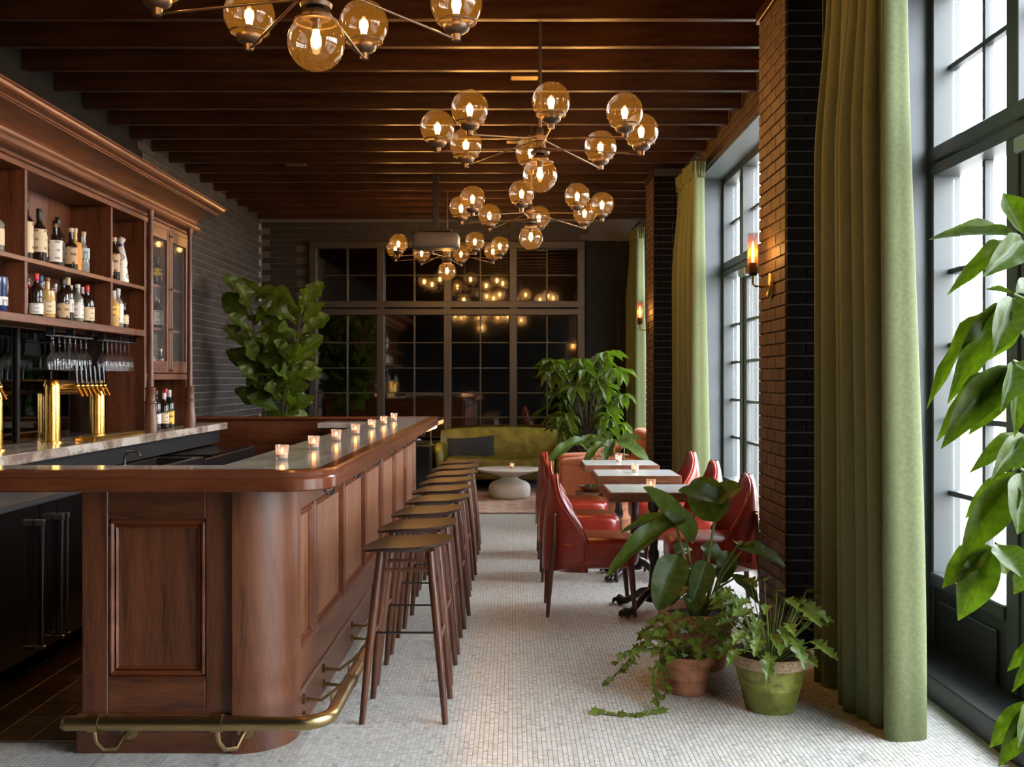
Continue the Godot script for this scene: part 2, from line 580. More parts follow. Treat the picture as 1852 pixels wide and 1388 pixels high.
	M.b_red = mat(0.20, 0.012, 0.008, 0.07)
	for a in [["black", 0.012, 0.012, 0.012], ["cream", 0.55, 0.45, 0.30], ["red", 0.42, 0.02, 0.02], ["blue", 0.03, 0.06, 0.2], ["silver", 0.5, 0.5, 0.5], ["brown", 0.16, 0.08, 0.04]]:
		M["c_" + a[0]] = mat(a[1], a[2], a[3], 0.4)
	for a in [["cream", 0.62, 0.52, 0.34, 0], ["white", 0.68, 0.67, 0.63, 0], ["tan", 0.46, 0.33, 0.19, 1], ["orange", 0.70, 0.26, 0.04, 0], ["teal", 0.36, 0.50, 0.52, 2], ["yellow", 0.72, 0.48, 0.08, 1], ["dark", 0.06, 0.055, 0.05, 2], ["pale", 0.60, 0.62, 0.60, 2]]:
		M["l_" + a[0]] = mat(a[1], a[2], a[3], 0.7, 0.0, T["label%d" % a[4]])


const EXPOSURE := 0.74
const SKY_LIGHT := 36.0
const LAMP := Color(1.0, 0.71, 0.36)
const LAMP_ENERGY := 0.30


func _ready() -> void:
	rng.seed = 11
	var cam := Camera3D.new()
	cam.name = "camera"
	cam.projection = Camera3D.PROJECTION_FRUSTUM
	cam.near = 0.05
	cam.far = 200.0
	cam.size = 2.0 * 0.05 * 694.0 / 1850.0
	cam.frustum_offset = Vector2(0, -0.05 * 7.0 / 1850.0)
	add_child(cam)
	cam.position = Vector3(0, 1.42, 0)
	cam.current = true
	var we := WorldEnvironment.new()
	we.name = "environment"
	var env := Environment.new()
	env.background_mode = Environment.BG_SKY
	env.tonemap_mode = Environment.TONE_MAPPER_LINEAR
	env.tonemap_exposure = EXPOSURE
	env.sdfgi_enabled = true
	env.ssao_enabled = true
	env.ssil_enabled = true
	var sky := Sky.new()
	var sm := ProceduralSkyMaterial.new()        # bright overcast day
	sm.sky_top_color = Color(0.93, 0.965, 1.0)
	sm.sky_horizon_color = Color(0.98, 0.99, 1.0)
	sm.ground_bottom_color = Color(0.5, 0.5, 0.5)
	sm.ground_horizon_color = Color(0.6, 0.6, 0.6)
	sky.sky_material = sm
	env.sky = sky
	env.background_energy_multiplier = SKY_LIGHT
	we.environment = env
	add_child(we)
	textures()
	materials()
	leaves()
	room()
	windows()
	bar()
	back_bar()
	bottles()
	stools()
	chandeliers()
	curtains()
	dining()
	lounge()
	plants()
	small_things()


# ---------------------------------------------------------------- the setting

func brick_rows(parent: Node, mesh: ArrayMesh, mats: Array, at: Callable, rows: int, cols: int, singles: int, skip: Callable) -> void:
	# the first "singles" bricks are parts of their own, the rest is one joined part
	var rest := {}
	var k := 0
	for r in rows:
		for c in cols:
			var tr: Transform3D = at.call(r, c)
			if skip.call(tr.origin):
				continue
			var which := (r * 7 + c * 13 + (r * c) % 5) % mats.size()
			if k < singles:
				piece("brick", mesh, mats[which], parent).transform = tr
			else:
				if not rest.has(which):
					rest[which] = SurfaceTool.new()
					rest[which].begin(Mesh.PRIMITIVE_TRIANGLES)
				rest[which].append_from(mesh, 0, tr)
			k += 1
	for which in rest:
		var o := piece("brickwork", rest[which].commit(), mats[which], parent)
		o.set_meta("kind", "stuff")


func room() -> void:
	# floor: stone mosaic
	var fl := thing("floor", "pale grey stone mosaic floor of small tiles", "floor", Vector3.ZERO, 0.0, "", "structure")
	bx("bed", fl, M.grout, -3.6, 2.24, -0.2, -0.0025, -1.5, 14.1)
	bx("plain_paving", fl, M.floor_plain, -3.4, 2.09, -0.0024, 0.0, -1.3, 3.3)
	bx("plain_paving", fl, M.floor_plain, -3.4, 2.09, -0.0024, 0.0, 11.2, 13.9)
	bx("plain_paving", fl, M.floor_plain, -3.4, -1.3, -0.0024, 0.0, 9.4, 11.2)
	var tb := B.new()
	tb.box(Vector3(0, -0.002, 0), Vector3(0.0177, 0.0045, 0.0203), 0.0009)
	var tile := tb.mesh()
	var pitch := Vector2(0.0190, 0.0216)
	var spots := []
	var nr := int((11.2 - 3.3) / pitch.y)
	for r in nr:
		var d := 3.3 + (r + 0.5) * pitch.y
		for c in int(3.39 / pitch.x):
			var x := -1.29 + (c + 0.5) * pitch.x
			# columns run unbroken towards the back wall; cross joints wander
			spots.append(Vector2(x, d + (0.0108 if c % 2 else 0.0) + rng.randf_range(-0.002, 0.002)))
	for r in 46:       # mosaic in front of the service opening
		for c in 40:
			spots.append(Vector2(-2.05 + (c + 0.5) * 0.019, 3.3 + (r + 0.5) * 0.0156))
	var singles := 0
	var rest := []
	for s in spots:
		if singles < 300 and s.y > 3.76 and s.y < 3.86 and s.x > -0.55 and s.x < 0.75:
			var o := piece("tile", tile, M["tile%d" % rng.randi_range(0, 2)], fl)
			o.position = P(s.x, 0, s.y)
			singles += 1
		else:
			rest.append(s)
	var mm := MultiMesh.new()
	mm.transform_format = MultiMesh.TRANSFORM_3D
	mm.use_colors = true
	mm.mesh = tile
	mm.instance_count = rest.size()
	for i in rest.size():
		mm.set_instance_transform(i, Transform3D(Basis(), P(rest[i].x, 0, rest[i].y)))
		var k := 0.40 + 0.14 * rng.randf()
		if rng.randf() < 0.06: k *= 0.75
		mm.set_instance_color(i, Color(k, k * rng.randf_range(0.98, 1.01), k * rng.randf_range(0.88, 0.97)))
	var mi := MultiMeshInstance3D.new()
	mi.name = "mosaic"
	mi.multimesh = mm
	mi.material_override = M.tile
	fl.add_child(mi, true)
	mi.set_meta("kind", "stuff")
	# service floor behind the bar
	var qf := thing("floor", "dark red-brown quarry tile floor behind the bar", "floor", Vector3.ZERO, 0.0, "", "structure")
	bx("bed", qf, M.mortar_quarry, -2.9, -1.12, -0.0023, -0.0005, 4.02, 9.0)
	bx("threshold", qf, M.steel, -2.2, -1.66, -0.002, 0.003, 3.995, 4.02)
	var qb := B.new()
	qb.box(Vector3(0, 0.001, 0), Vector3(0.146, 0.006, 0.146), 0.002)
	var qm := qb.mesh()
	for r in 32:
		for c in 9:
			piece("tile", qm, M["quarry%d" % ((r * 5 + c * 3 + r * c) % 3)], qf).position = P(-2.42 + c * 0.15, 0, 4.10 + r * 0.15)

	# ceiling: plank deck on joists
	var ce := thing("ceiling", "dark ceiling deck carried on brown wooden joists", "ceiling", Vector3.ZERO, 0.0, "", "structure")
	bx("deck", ce, M.ceiling, -3.6, 2.3, 3.87, 4.05, -1.5, 14.1)
	var jb := B.new()
	jb.box(Vector3(-0.785, 3.72, 0), Vector3(5.21, 0.30, 0.05), 0.004)
	var jm := jb.mesh()
	for k in range(-14, 16):
		piece("joist", jm, M.beam, ce).position.z = -(6.12 + 0.503 * k)

	# left wall, painted brick
	var wl := thing("wall_left", "dark grey painted brick side wall with pale mortar lines", "wall", Vector3.ZERO, 0.0, "", "structure")
	bx("core", wl, M.mortar_pale, -3.6, -3.408, 0, 3.87, 9.41, 14.1)
	bx("plaster", wl, M.wall_paint, -3.6, -3.408, 0, 3.87, -1.5, 9.41)
	var bb := B.new()
	bb.box(Vector3.ZERO, Vector3(0.03, 0.072, 0.236), 0.002)
	brick_rows(wl, bb.mesh(), [M.grey_brick0, M.grey_brick1, M.grey_brick2], func(r, c): return Transform3D(Basis(), P(-3.41, 0.92 + r * 0.08, 9.52 + c * 0.24 - (0.12 if r % 2 else 0.0))), 37, 19, 300, func(p): return -p.z > 13.79)
	# back wall
	var wb := thing("wall_back", "black painted brick back wall around the mirror grid", "wall", Vector3.ZERO, 0.0, "", "structure")
	bx("core", wb, M.mortar_dark, -3.6, 2.24, 0, 3.87, 13.908, 14.1)
	var b2 := B.new()
	b2.box(Vector3.ZERO, Vector3(0.232, 0.071, 0.03), 0.003)
	brick_rows(wb, b2.mesh(), [M.dark_brick0, M.dark_brick0, M.dark_brick1], func(r, c): return Transform3D(Basis(), P(-3.28 + c * 0.24 + (0.12 if r % 2 else 0.0), 3.52 - r * 0.08, 13.91)), 43, 18, 160, func(p): return p.x > -2.82 and p.x < 1.06 and p.y < 3.24)
	bx("panel", wb, M.wall_paint, 1.00, 1.42, 0.0, 3.3, 13.86, 13.91, 0.006)
	bx("panel", wb, M.wall_paint, 1.44, 2.0, 0.0, 3.3, 13.86, 13.91, 0.006)
	bx("dado", wb, M.wall_paint, -2.7, 0.95, 0.0, 0.56, 13.86, 13.91, 0.006)
	# wall behind the camera
	var wf := thing("wall_front", "dark plastered wall at the entrance end of the room", "wall", Vector3.ZERO, 0.0, "", "structure")
	bx("plaster", wf, M.wall_paint, -3.6, 2.24, 0, 3.87, -1.5, -1.3)

	# brick pillars between the windows
	var pb := B.new()
	pb.box(Vector3.ZERO, Vector3(0.095, 0.0585, 0.186), 0.003)
	var along := pb.mesh()
	var pb2 := B.new()
	pb2.box(Vector3.ZERO, Vector3(0.186, 0.0585, 0.032), 0.003)
	var across := pb2.mesh()
	var pb4 := B.new()
	pb4.box(Vector3.ZERO, Vector3(0.095, 0.0585, 0.032), 0.003)
	var stub := pb4.mesh()
	var pb3 := B.new()
	pb3.box(Vector3.ZERO, Vector3(0.095, 0.0585, 0.090), 0.003)
	var half_b := pb3.mesh()
	var first: Node3D
	for k in 2:
		var d0 := 5.40 + 5.04 * k
		if k == 0:
			first = thing("pillar", "brown brick window pillar with a brass sconce, beside the tall plant pots", "pillar", P(0, 0, d0), 0.0, "", "structure")
			bx("core", first, M.mortar_brown, 1.452, 1.84, 0, 3.57, 0.0, 0.58)
			bx("render_coat", first, M.mortar_black, 1.45, 1.84, 0, 3.57, -0.024, 0.0)
			bx("cap_board", first, M.beam, 1.43, 1.84, 3.50, 3.57, -0.01, 0.60, 0.004)
			for r in 52:
				var y := 0.034 + r * 0.0672
				var ms := [M.pier_brick0, M.pier_brick1, M.pier_brick2]
				for c in 3:
					var off := 0.097 if r % 2 == 0 else 0.193
					var dd := off + c * 0.1935
					var m: Material = ms[(r * 5 + c * 7 + (r * c) % 4) % 3]
					if r % 2 and c == 2:
						piece("brick", half_b, m, first).position = P(1.4895, y, 0.532)
					else:
						piece("brick", along, m, first).position = P(1.4895, y, dd)
				if r % 2:
					piece("brick", half_b, ms[(r * 3 + 1) % 3], first).position = P(1.4895, y, 0.047)
				for c in 2:        # black painted face towards the entrance
					var xx := (1.539 if r % 2 == 0 else 1.639) + c * 0.1935
					if xx < 1.80:
						piece("brick", across, M["black_brick%d" % ((r * 3 + c * 5 + 1) % 3)], first).position = P(xx, y, -0.016)
				if r % 2:
					piece("brick", stub, M["black_brick%d" % (r % 3)], first).position = P(1.4935, y, -0.016)
		else:
			again(first, P(0, 0, d0), 0.0, "brown brick window pillar beside the peach armchair")
	var p0 := thing("pillar", "brown brick window pillar behind the leafy umbrella plant", "pillar", P(0, 0, 0.36), 0.0, "", "structure")
	bx("core", p0, M.pier_brick1, 1.442, 1.84, 0, 3.57, 0, 0.58)

	# wall right: solid blocks behind the pillars, lintels over the windows
	var wr := thing("wall_right", "window wall with brick lintel and grey painted recesses", "wall", Vector3.ZERO, 0.0, "", "structure")
	for a in [[-1.4, -1.2], [0.11, 1.19], [5.15, 6.23], [10.19, 11.27], [13.86, 14.1]]:
		bx("masonry", wr, M.wall_paint, 1.84, 2.24, 0, 3.87, a[0], a[1])
	for a in [[-1.2, 0.11], [1.19, 5.15], [6.23, 10.19], [11.27, 13.86]]:
		bx("lintel", wr, M.mortar_brown, 1.852, 2.24, 3.432, 3.87, a[0], a[1])
		bx("soffit_board", wr, M.reveal, 1.86, 2.24, 3.41, 3.43, a[0], a[1])
		bx("reveal_board", wr, M.reveal, 1.845, 2.24, 0, 3.41, a[0] + 0.001, a[0] + 0.02)
		bx("reveal_board", wr, M.reveal, 1.845, 2.24, 0, 3.41, a[1] - 0.02, a[1] - 0.001)
	var lb := B.new()
	lb.box(Vector3.ZERO, Vector3(0.04, 0.0585, 0.19), 0.003)
	var lm := lb.mesh()
	for r in 4:
		for c in 23:
			var dd := 6.07 + c * 0.196 + (0.098 if r % 2 else 0.0)
			piece("brick", lm, M["pier_brick%d" % ((r * 5 + c * 7) % 3)], wr).position = P(1.856, 3.463 + r * 0.0672, dd)
		for c in 14:
			piece("brick", lm, M["pier_brick%d" % ((r * 5 + c * 7) % 3)], wr).position = P(1.856, 3.463 + r * 0.0672, 11.1 + c * 0.196 + (0.098 if r % 2 else 0.0))
	var st := thing("trim_1", "low black step along the foot of the window wall", "step", Vector3.ZERO, 0.0, "", "structure")
	for a in [[-1.2, 0.11], [1.19, 5.15], [6.23, 10.19], [11.27, 13.86]]:
		bx("step", st, M.wainscot, 1.85, 2.2, 0, 0.11, a[0] + 0.02, a[1] - 0.02, 0.006)

	# outdoors
	var ou := thing("pavement", "bright concrete pavement outside the windows", "pavement", Vector3.ZERO, 0.0, "", "structure")
	bx("slab", ou, M.pavement, 2.24, 16.0, -0.3, -0.12, -10, 24)
	var fe := thing("street_fence", "pale metal picket fence on the pavement outside", "fence", P(4.6, -0.12, 0))
	bx("rail", fe, M.white, -0.02, 0.02, 0.85, 0.9, 0, 15, 0.004)
	bx("rail", fe, M.white, -0.02, 0.02, 0.12, 0.17, 0, 15, 0.004)
	var fb := B.new()
	fb.span(-0.012, 0.012, 0, 1.0, -0.02, 0.02)
	var fm := fb.mesh()
	for k in 75:
		piece("picket", fm, M.white, fe).position = P(0, 0, 0.1 + k * 0.2)
	for a in [[7.4, 3.0, 1.3], [7.8, 6.5, 1.7], [7.2, 10.0, 1.5], [8.0, 14.0, 1.9]]:
		var hb := B.new()
		var f := FastNoiseLite.new()
		f.seed = int(a[1] * 10)
		f.frequency = 0.9
		hb.sup(Vector3(0, a[2] * 0.5, 0), Vector3(0.9, a[2] * 0.5, 1.2), 0.6, 0.7, 40, 24)
		for i in hb.v.size():
			hb.v[i] += hb.n[i] * f.get_noise_3dv(hb.v[i] * 6.0) * 0.22
		var h := part("garden_shrub", hb, M.hedge, self)
		h.name = numbered("garden_shrub")
		h.position = Vector3(a[0], -0.12, -a[1])
		tag(h, ["rounded green shrub across the street, opposite the wide curtain", "rounded green shrub across the street, opposite the brick pillar", "rounded green shrub across the street, opposite the dining tables", "tall green shrub across the street, opposite the green sofa"][int(a[1] / 3.6)], "shrub", "shrubs along the street")


func windows() -> void:
	var n := 0
	for a in [[-1.2, 0.11, false, "gridded window at the entrance end, behind the leafy umbrella plant"], [1.19, 5.15, true, "tall gridded window beyond the wide green curtain"], [6.23, 10.19, true, "tall gridded window beside the red leather chairs"], [11.27, 13.86, false, "tall gridded window beside the peach armchair"]]:
		n += 1
		var d0: float = a[0] + 0.02
		var d1: float = a[1] - 0.02
		var w := thing("window_%d" % n, a[3], "window", Vector3.ZERO, 0.0, "", "structure")
		# uprights: side panels 0.76 wide, doors between
		var cuts := [d0, d0 + 0.05, d0 + 0.80, d0 + 0.90]
		if a[2]: cuts += [d1 - 0.90, d1 - 0.80, d1 - 0.05, d1]
		else: cuts += [d1 - 0.05, d1]
		for i in range(0, cuts.size(), 2):
			bx("mullion", w, M.frame, 2.09, 2.23, 0.0, 3.41, cuts[i], cuts[i + 1], 0.005)
		bx("head", w, M.frame, 2.092, 2.228, 3.35, 3.41, d0 + 0.05, d1 - 0.05, 0.004)
		bx("transom", w, M.frame, 2.082, 2.235, 2.43, 2.487, d0, d1, 0.006)
		bx("transom", w, M.frame, 2.082, 2.235, 2.497, 2.57, d0, d1, 0.006)
		for i in range(1, cuts.size() - 1, 2):
			var e0: float = cuts[i]
			var e1: float = cuts[i + 1]
			var door := (i == 3)
			lights(w, e0, e1, 2.57, 3.35, [2.97], 2 if not door else 4)
			if not door:
				bx("apron", w, M.wainscot, 2.095, 2.23, 0.0, 0.40, e0, e1)
				bx("apron_panel", w, M.wainscot, 2.08, 2.10, 0.10, 0.34, e0 + 0.07, e1 - 0.07, 0.006)
				bx("sill", w, M.frame, 2.075, 2.235, 0.40, 0.465, e0, e1, 0.006)
				lights(w, e0, e1, 0.465, 2.43, [0.857, 1.223, 1.59, 1.957], 2)
			else:
				var nd := thing("door_%d" % n, "black steel glazed double door in the " + a[3], "door", Vector3.ZERO, 0.0, "", "structure")
				var mid := (e0 + e1) / 2
				for lf in [[e0, mid - 0.003], [mid + 0.003, e1]]:
					bx("stile", nd, M.frame, 2.10, 2.16, 0.01, 2.42, lf[0] + 0.005, lf[0] + 0.10, 0.004)
					bx("stile", nd, M.frame, 2.10, 2.16, 0.01, 2.42, lf[1] - 0.10, lf[1] - 0.005, 0.004)
					bx("rail", nd, M.frame, 2.101, 2.159, 2.33, 2.42, lf[0] + 0.1, lf[1] - 0.1, 0.004)
					bx("kick_panel", nd, M.wainscot, 2.101, 2.159, 0.01, 0.36, lf[0] + 0.1, lf[1] - 0.1, 0.004)
					lights(nd, lf[0] + 0.1, lf[1] - 0.1, 0.36, 2.33, [0.857, 1.223, 1.59, 1.957], 2, 2.13)
					var hd: float = lf[1] - 0.05 if lf[1] < mid + 0.01 else lf[0] + 0.05
					var hb := B.new()
					hb.tube([P(2.09, 0.95, hd), P(2.04, 0.95, hd), P(2.04, 1.25, hd), P(2.09, 1.25, hd)], 0.01)
					part("pull_handle", hb, M.steel_dark, nd)
					var cd: float = lf[1] - 0.16 if hd < mid else lf[1] - 0.2
					bx("closer", nd, M.steel, 2.03, 2.10, 2.335, 2.405, cd - 0.12, cd + 0.12, 0.01)


func lights(w: Node, e0: float, e1: float, y0: float, y1: float, ys: Array, cols: int, x := 2.19) -> void:
	var rows := [y0] + ys + [y1]
	var cs := []
	for c in cols + 1:
		cs.append(lerpf(e0, e1, float(c) / cols))
	for c in range(1, cols):
		bx("muntin", w, M.frame, x - 0.022, x + 0.022, y0, y1, cs[c] - 0.013, cs[c] + 0.013, 0.003)
	for r in ys:
		bx("muntin", w, M.frame, x - 0.021, x + 0.021, r - 0.013, r + 0.013, e0, e1, 0.003)
	for r in rows.size() - 1:
		for c in cols:
			bx("pane", w, M.pane, x - 0.003, x + 0.003, rows[r] + 0.012, rows[r + 1] - 0.012, cs[c] + 0.012, cs[c + 1] - 0.012)


# ---------------------------------------------------------------- the bar

# a framed panel seen from +z of "fr": stiles and rails stand proud of a recessed field
func framed(parent: Node, fr: Transform3D, x0: float, x1: float, y0: float, y1: float, m: Material) -> void:
	var b := B.new()
	b.t = fr
	b.box(Vector3((x0 + x1) / 2, (y0 + y1) / 2, -0.028), Vector3(x1 - x0, y1 - y0, 0.02))
	part("panel", b, m, parent)
	b = B.new()
	b.t = fr
	for k in [[0.0, 0.022, -0.004], [0.022, 0.036, -0.012]]:
		var a: float = k[0]
		var e: float = k[1]
		var z: float = k[2]
		for s in [[x0 + a, x0 + e, y0 + a, y1 - a], [x1 - e, x1 - a, y0 + a, y1 - a], [x0 + a, x1 - a, y0 + a, y0 + e], [x0 + a, x1 - a, y1 - e, y1 - a]]:
			b.box(Vector3((s[0] + s[1]) / 2, (s[2] + s[3]) / 2, z - 0.006), Vector3(s[1] - s[0], s[3] - s[2], 0.022), 0.008)
	part("moulding", b, M.counter_edge, parent)


func arc(c: Vector2, r: float, a0: float, a1: float, n: int) -> Array:
	var out := []
	for i in n + 1:
		var a := lerpf(a0, a1, float(i) / n)
		out.append(c + Vector2(cos(a), sin(a)) * r)
	return out


func bar() -> void:
	var bar := thing("bar", "walnut panelled bar front with rounded corner, under the stone counter", "bar")
	# end panel that faces the entrance
	var d := 3.90
	bx("carcass", bar, M.walnut_v, -1.632, -1.06, 0.0, 1.01, 3.95, 4.32)
	for s in [[-1.64, -1.541, 0.14, 1.01], [-1.168, -1.06, 0.14, 1.01]]:
		bx("stile", bar, M.walnut_v, s[0], s[1], s[2], s[3], d, d + 0.06, 0.003)
	for s in [[0.887, 1.01], [0.14, 0.286]]:
		bx("rail", bar, M.walnut_x, -1.541, -1.168, s[0], s[1], d + 0.001, d + 0.06, 0.003)
	framed(bar, Transform3D(Basis(), P(0, 0, d)), -1.541, -1.168, 0.286, 0.887, M.walnut_v)
	bx("plinth", bar, M.walnut_x, -1.655, -1.06, 0.0, 0.125, d - 0.018, 4.34, 0.003)
	bx("plinth_cap", bar, M.walnut_x, -1.660, -1.06, 0.125, 0.146, d - 0.024, 4.345, 0.008)
	# rounded corner
	var poly := [Vector2(-1.06, -4.30), Vector2(-1.06, -3.872)]
	poly += arc(Vector2(-1.06, -4.082), 0.21, PI / 2, 0.0, 18)
	poly += [Vector2(-0.85, -4.12), Vector2(-0.90, -4.30)]
	var b := B.new()
	b.slab(poly, 0.0, 1.01)
	# soft normals round the curve
	for i in b.v.size():
		if absf(b.n[i].y) < 0.5 and b.v[i].x > -1.05 and b.v[i].z > -4.08:
			b.n[i] = Vector3(b.v[i].x + 1.06, 0, b.v[i].z + 4.082).normalized()
	part("corner_post", b, M.walnut_v, bar)
	# long side
	var fr := Transform3D(Basis(Vector3.UP, PI / 2), Vector3(-0.86, 0, 0))
	bx("carcass", bar, M.walnut_v, -1.10, -0.90, 0.0, 1.01, 4.30, 9.15)
	var cuts := [4.12, 4.445, 4.495, 5.22, 5.27, 5.995, 6.045, 6.77, 6.82, 7.545, 7.595, 8.32, 8.37, 9.095]
	bx("rail", bar, M.walnut_z, -0.92, -0.86, 0.892, 1.01, 4.12, 9.15, 0.003)
	bx("rail", bar, M.walnut_z, -0.92, -0.86, 0.16, 0.316, 4.12, 9.15, 0.003)
	for i in range(1, cuts.size(), 2):
		var e: float = cuts[i + 1] if i + 1 < cuts.size() else 9.15
		bx("stile", bar, M.walnut_v, -0.92, -0.8595, 0.316, 0.892, cuts[i], e, 0.003)
	for i in range(0, cuts.size(), 2):
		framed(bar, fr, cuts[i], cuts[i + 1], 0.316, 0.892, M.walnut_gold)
	bx("plinth", bar, M.walnut_z, -0.92, -0.853, 0.0, 0.14, 4.10, 9.16, 0.003)
	bx("plinth_cap", bar, M.walnut_z, -0.92, -0.846, 0.14, 0.162, 4.10, 9.16, 0.008)
	for k in 7:
		var hd: float = [4.47, 5.245, 6.02, 6.795, 7.57, 8.345, 9.12][k]
		b = B.new()
		b.tube([P(-0.86, 0.955, hd), P(-0.83, 0.95, hd), P(-0.81, 0.925, hd + 0.005), P(-0.795, 0.915, hd + 0.01), P(-0.78, 0.93, hd + 0.015), P(-0.775, 0.955, hd + 0.02)], 0.006, 6)
		part("hook", b, M.iron, bar)
	# far leg of the bar, its inner face closes the service aisle
	bx("far_wall", bar, M.walnut_x, -3.38, -0.90, 0.0, 1.06, 9.16, 9.30, 0.004)
	bx("far_cap", bar, M.counter_edge, -3.38, -1.12, 1.06, 1.085, 9.13, 9.33, 0.008)
	bx("service_shelf", bar, M.stone_bar, -1.66, -1.125, 1.005, 1.05, 8.72, 9.12, 0.004)
	bx("shelf_support", bar, M.walnut_x, -1.60, -1.125, 0.94, 1.005, 8.78, 9.12)

	# counter
	var ct := thing("bar_counter", "grey stone bar counter with thick polished walnut edge", "counter")
	var path := [Vector2(-2.46, -3.70), Vector2(-0.845, -3.70)]
	path += arc(Vector2(-0.845, -3.88), 0.18, PI / 2, 0.0, 16)
	path += [Vector2(-0.665, -9.22), Vector2(-1.12, -9.22)]
	var uniq := [path[0]]
	for p in path:
		if p.distance_to(uniq[-1]) > 0.002: uniq.append(p)
	b = B.new()
	b.sweep(uniq, [Vector2(-0.065, 1.012), Vector2(-0.006, 1.012), Vector2(0.0, 1.018), Vector2(0.0, 1.056), Vector2(-0.004, 1.062), Vector2(0.0, 1.068), Vector2(0.002, 1.084), Vector2(-0.006, 1.091), Vector2(-0.058, 1.091), Vector2(-0.065, 1.088), Vector2(-0.065, 1.012)])
	part("wooden_edge", b, M.counter_edge, ct)
	var inner := [Vector2(-2.46, -3.765), Vector2(-0.845, -3.765)]
	inner += arc(Vector2(-0.845, -3.88), 0.115, PI / 2, 0.0, 12).slice(1)
	inner += [Vector2(-0.73, -9.155), Vector2(-1.12, -9.155), Vector2(-1.12, -3.98), Vector2(-2.46, -3.98)]
	b = B.new()
	b.slab(inner, 1.025, 1.087)
	part("stone_top", b, M.stone_bar, ct)
	bx("backing", ct, M.walnut_z, -1.13, -0.73, 1.011, 1.024, 3.96, 9.15)

	# foot rail
	var rl := Node3D.new()
	rl.name = "foot_rail"
	bar.add_child(rl)
	rl.set_meta("label", "tubular brass foot rail around the bar base")
	b = B.new()
	var pts := [P(-1.59, 0.19, 3.66), P(-1.2, 0.19, 3.66), P(-0.77, 0.19, 3.66)]
	for i in range(1, 9):
		var a := PI / 2 * i / 8
		pts.append(P(-0.77 + 0.11 * sin(a), 0.19, 3.66 + 0.11 * (1 - cos(a))))
	pts += [P(-0.66, 0.19, 4.4), P(-0.66, 0.19, 6.0), P(-0.66, 0.19, 9.1)]
	b.tube(pts, 0.0265, 20)
	part("tube", b, M.brass_old, rl)
	b = B.new()
	b.ball(P(-1.59, 0.19, 3.66), 0.0275, 16)
	part("end_cap", b, M.brass_old, rl)
	for x in [-1.495, -1.055]:
		b = B.new()
		b.tube([P(x - 0.02, 0.19, 3.66), P(x + 0.02, 0.19, 3.66)], 0.031, 20)
		b.tube([P(x, 0.165, 3.66), P(x + 0.005, 0.12, 3.665), P(x + 0.02, 0.085, 3.69), P(x + 0.045, 0.07, 3.74), P(x + 0.05, 0.09, 3.80), P(x + 0.05, 0.095, 3.87)], [0.009, 0.008, 0.008, 0.009, 0.010, 0.012], 10)
		b.tube([P(x + 0.05, 0.095, 3.862), P(x + 0.05, 0.095, 3.881)], [0.034, 0.037], 16)
		part("bracket", b, M.brass_old, rl)
	for dd in [4.18, 4.62, 5.44, 6.25, 7.06, 7.87, 8.68]:
		b = B.new()
		for h in [[0.115, 0.20], [0.045, 0.165]]:
			b.tube([P(-0.853, h[0], dd), P(-0.78, h[0] - 0.006, dd), P(-0.72, lerpf(h[0], h[1], 0.45), dd), P(-0.67, h[1], dd)], [0.010, 0.007, 0.007, 0.010], 8)
			b.tube([P(-0.856, h[0], dd), P(-0.843, h[0], dd)], [0.022, 0.018], 12)
		b.tube([P(-0.735, 0.13, dd), P(-0.74, 0.075, dd)], 0.006, 6)
		b.tube([P(-0.66, 0.19, dd - 0.02), P(-0.66, 0.19, dd + 0.02)], 0.030, 18)
		part("bracket", b, M.brass_old, rl)
	for dd in [4.40, 4.9]:
		b = B.new()
		b.tube([P(-0.66, 0.19, dd - 0.006), P(-0.66, 0.19, dd + 0.006)], 0.0285, 18)
		part("collar", b, M.brass_old, rl)

	# votive candles along the counter
	var vt := votive("speckled glass votive candle on the bar, first from the rounded corner", P(-0.953, 1.0875, 4.24), "votive candles on the bar")
	var k := 1
	for dd in [4.92, 5.55, 6.23, 6.95, 7.6, 8.25]:
		again(vt, P(-0.953, 1.0875, dd), k * 0.7, "speckled glass votive candle on the bar, %s from the rounded corner" % ORD[k])
		k += 1


func votive(label: String, at: Vector3, group: String) -> Node3D:
	var v := thing("votive_candle", label, "candle", at, 0.0, group)
	var b := B.new()
	b.lathe([Vector2(0, 0.0), Vector2(0.022, 0.0), Vector2(0.0235, 0.004), Vector2(0.029, 0.062), Vector2(0.0275, 0.062), Vector2(0.0225, 0.008), Vector2(0, 0.007)], 20)
	part("glass_cup", b, M.votive_glass, v)
	b = B.new()
	b.lathe([Vector2(0, 0.0085), Vector2(0.0215, 0.0085), Vector2(0.0225, 0.026), Vector2(0, 0.027)], 16)
	part("wax", b, M.wax, v)
	b = B.new()
	b.lathe([Vector2(0, 0.029), Vector2(0.005, 0.034), Vector2(0.0045, 0.040), Vector2(0, 0.052)], 8)
	var fl := part("flame", b, M.flame, v)
	omni(fl, Vector3(0, 0.038, 0), Color(1.0, 0.6, 0.28), 0.004, 0.006)
	return v


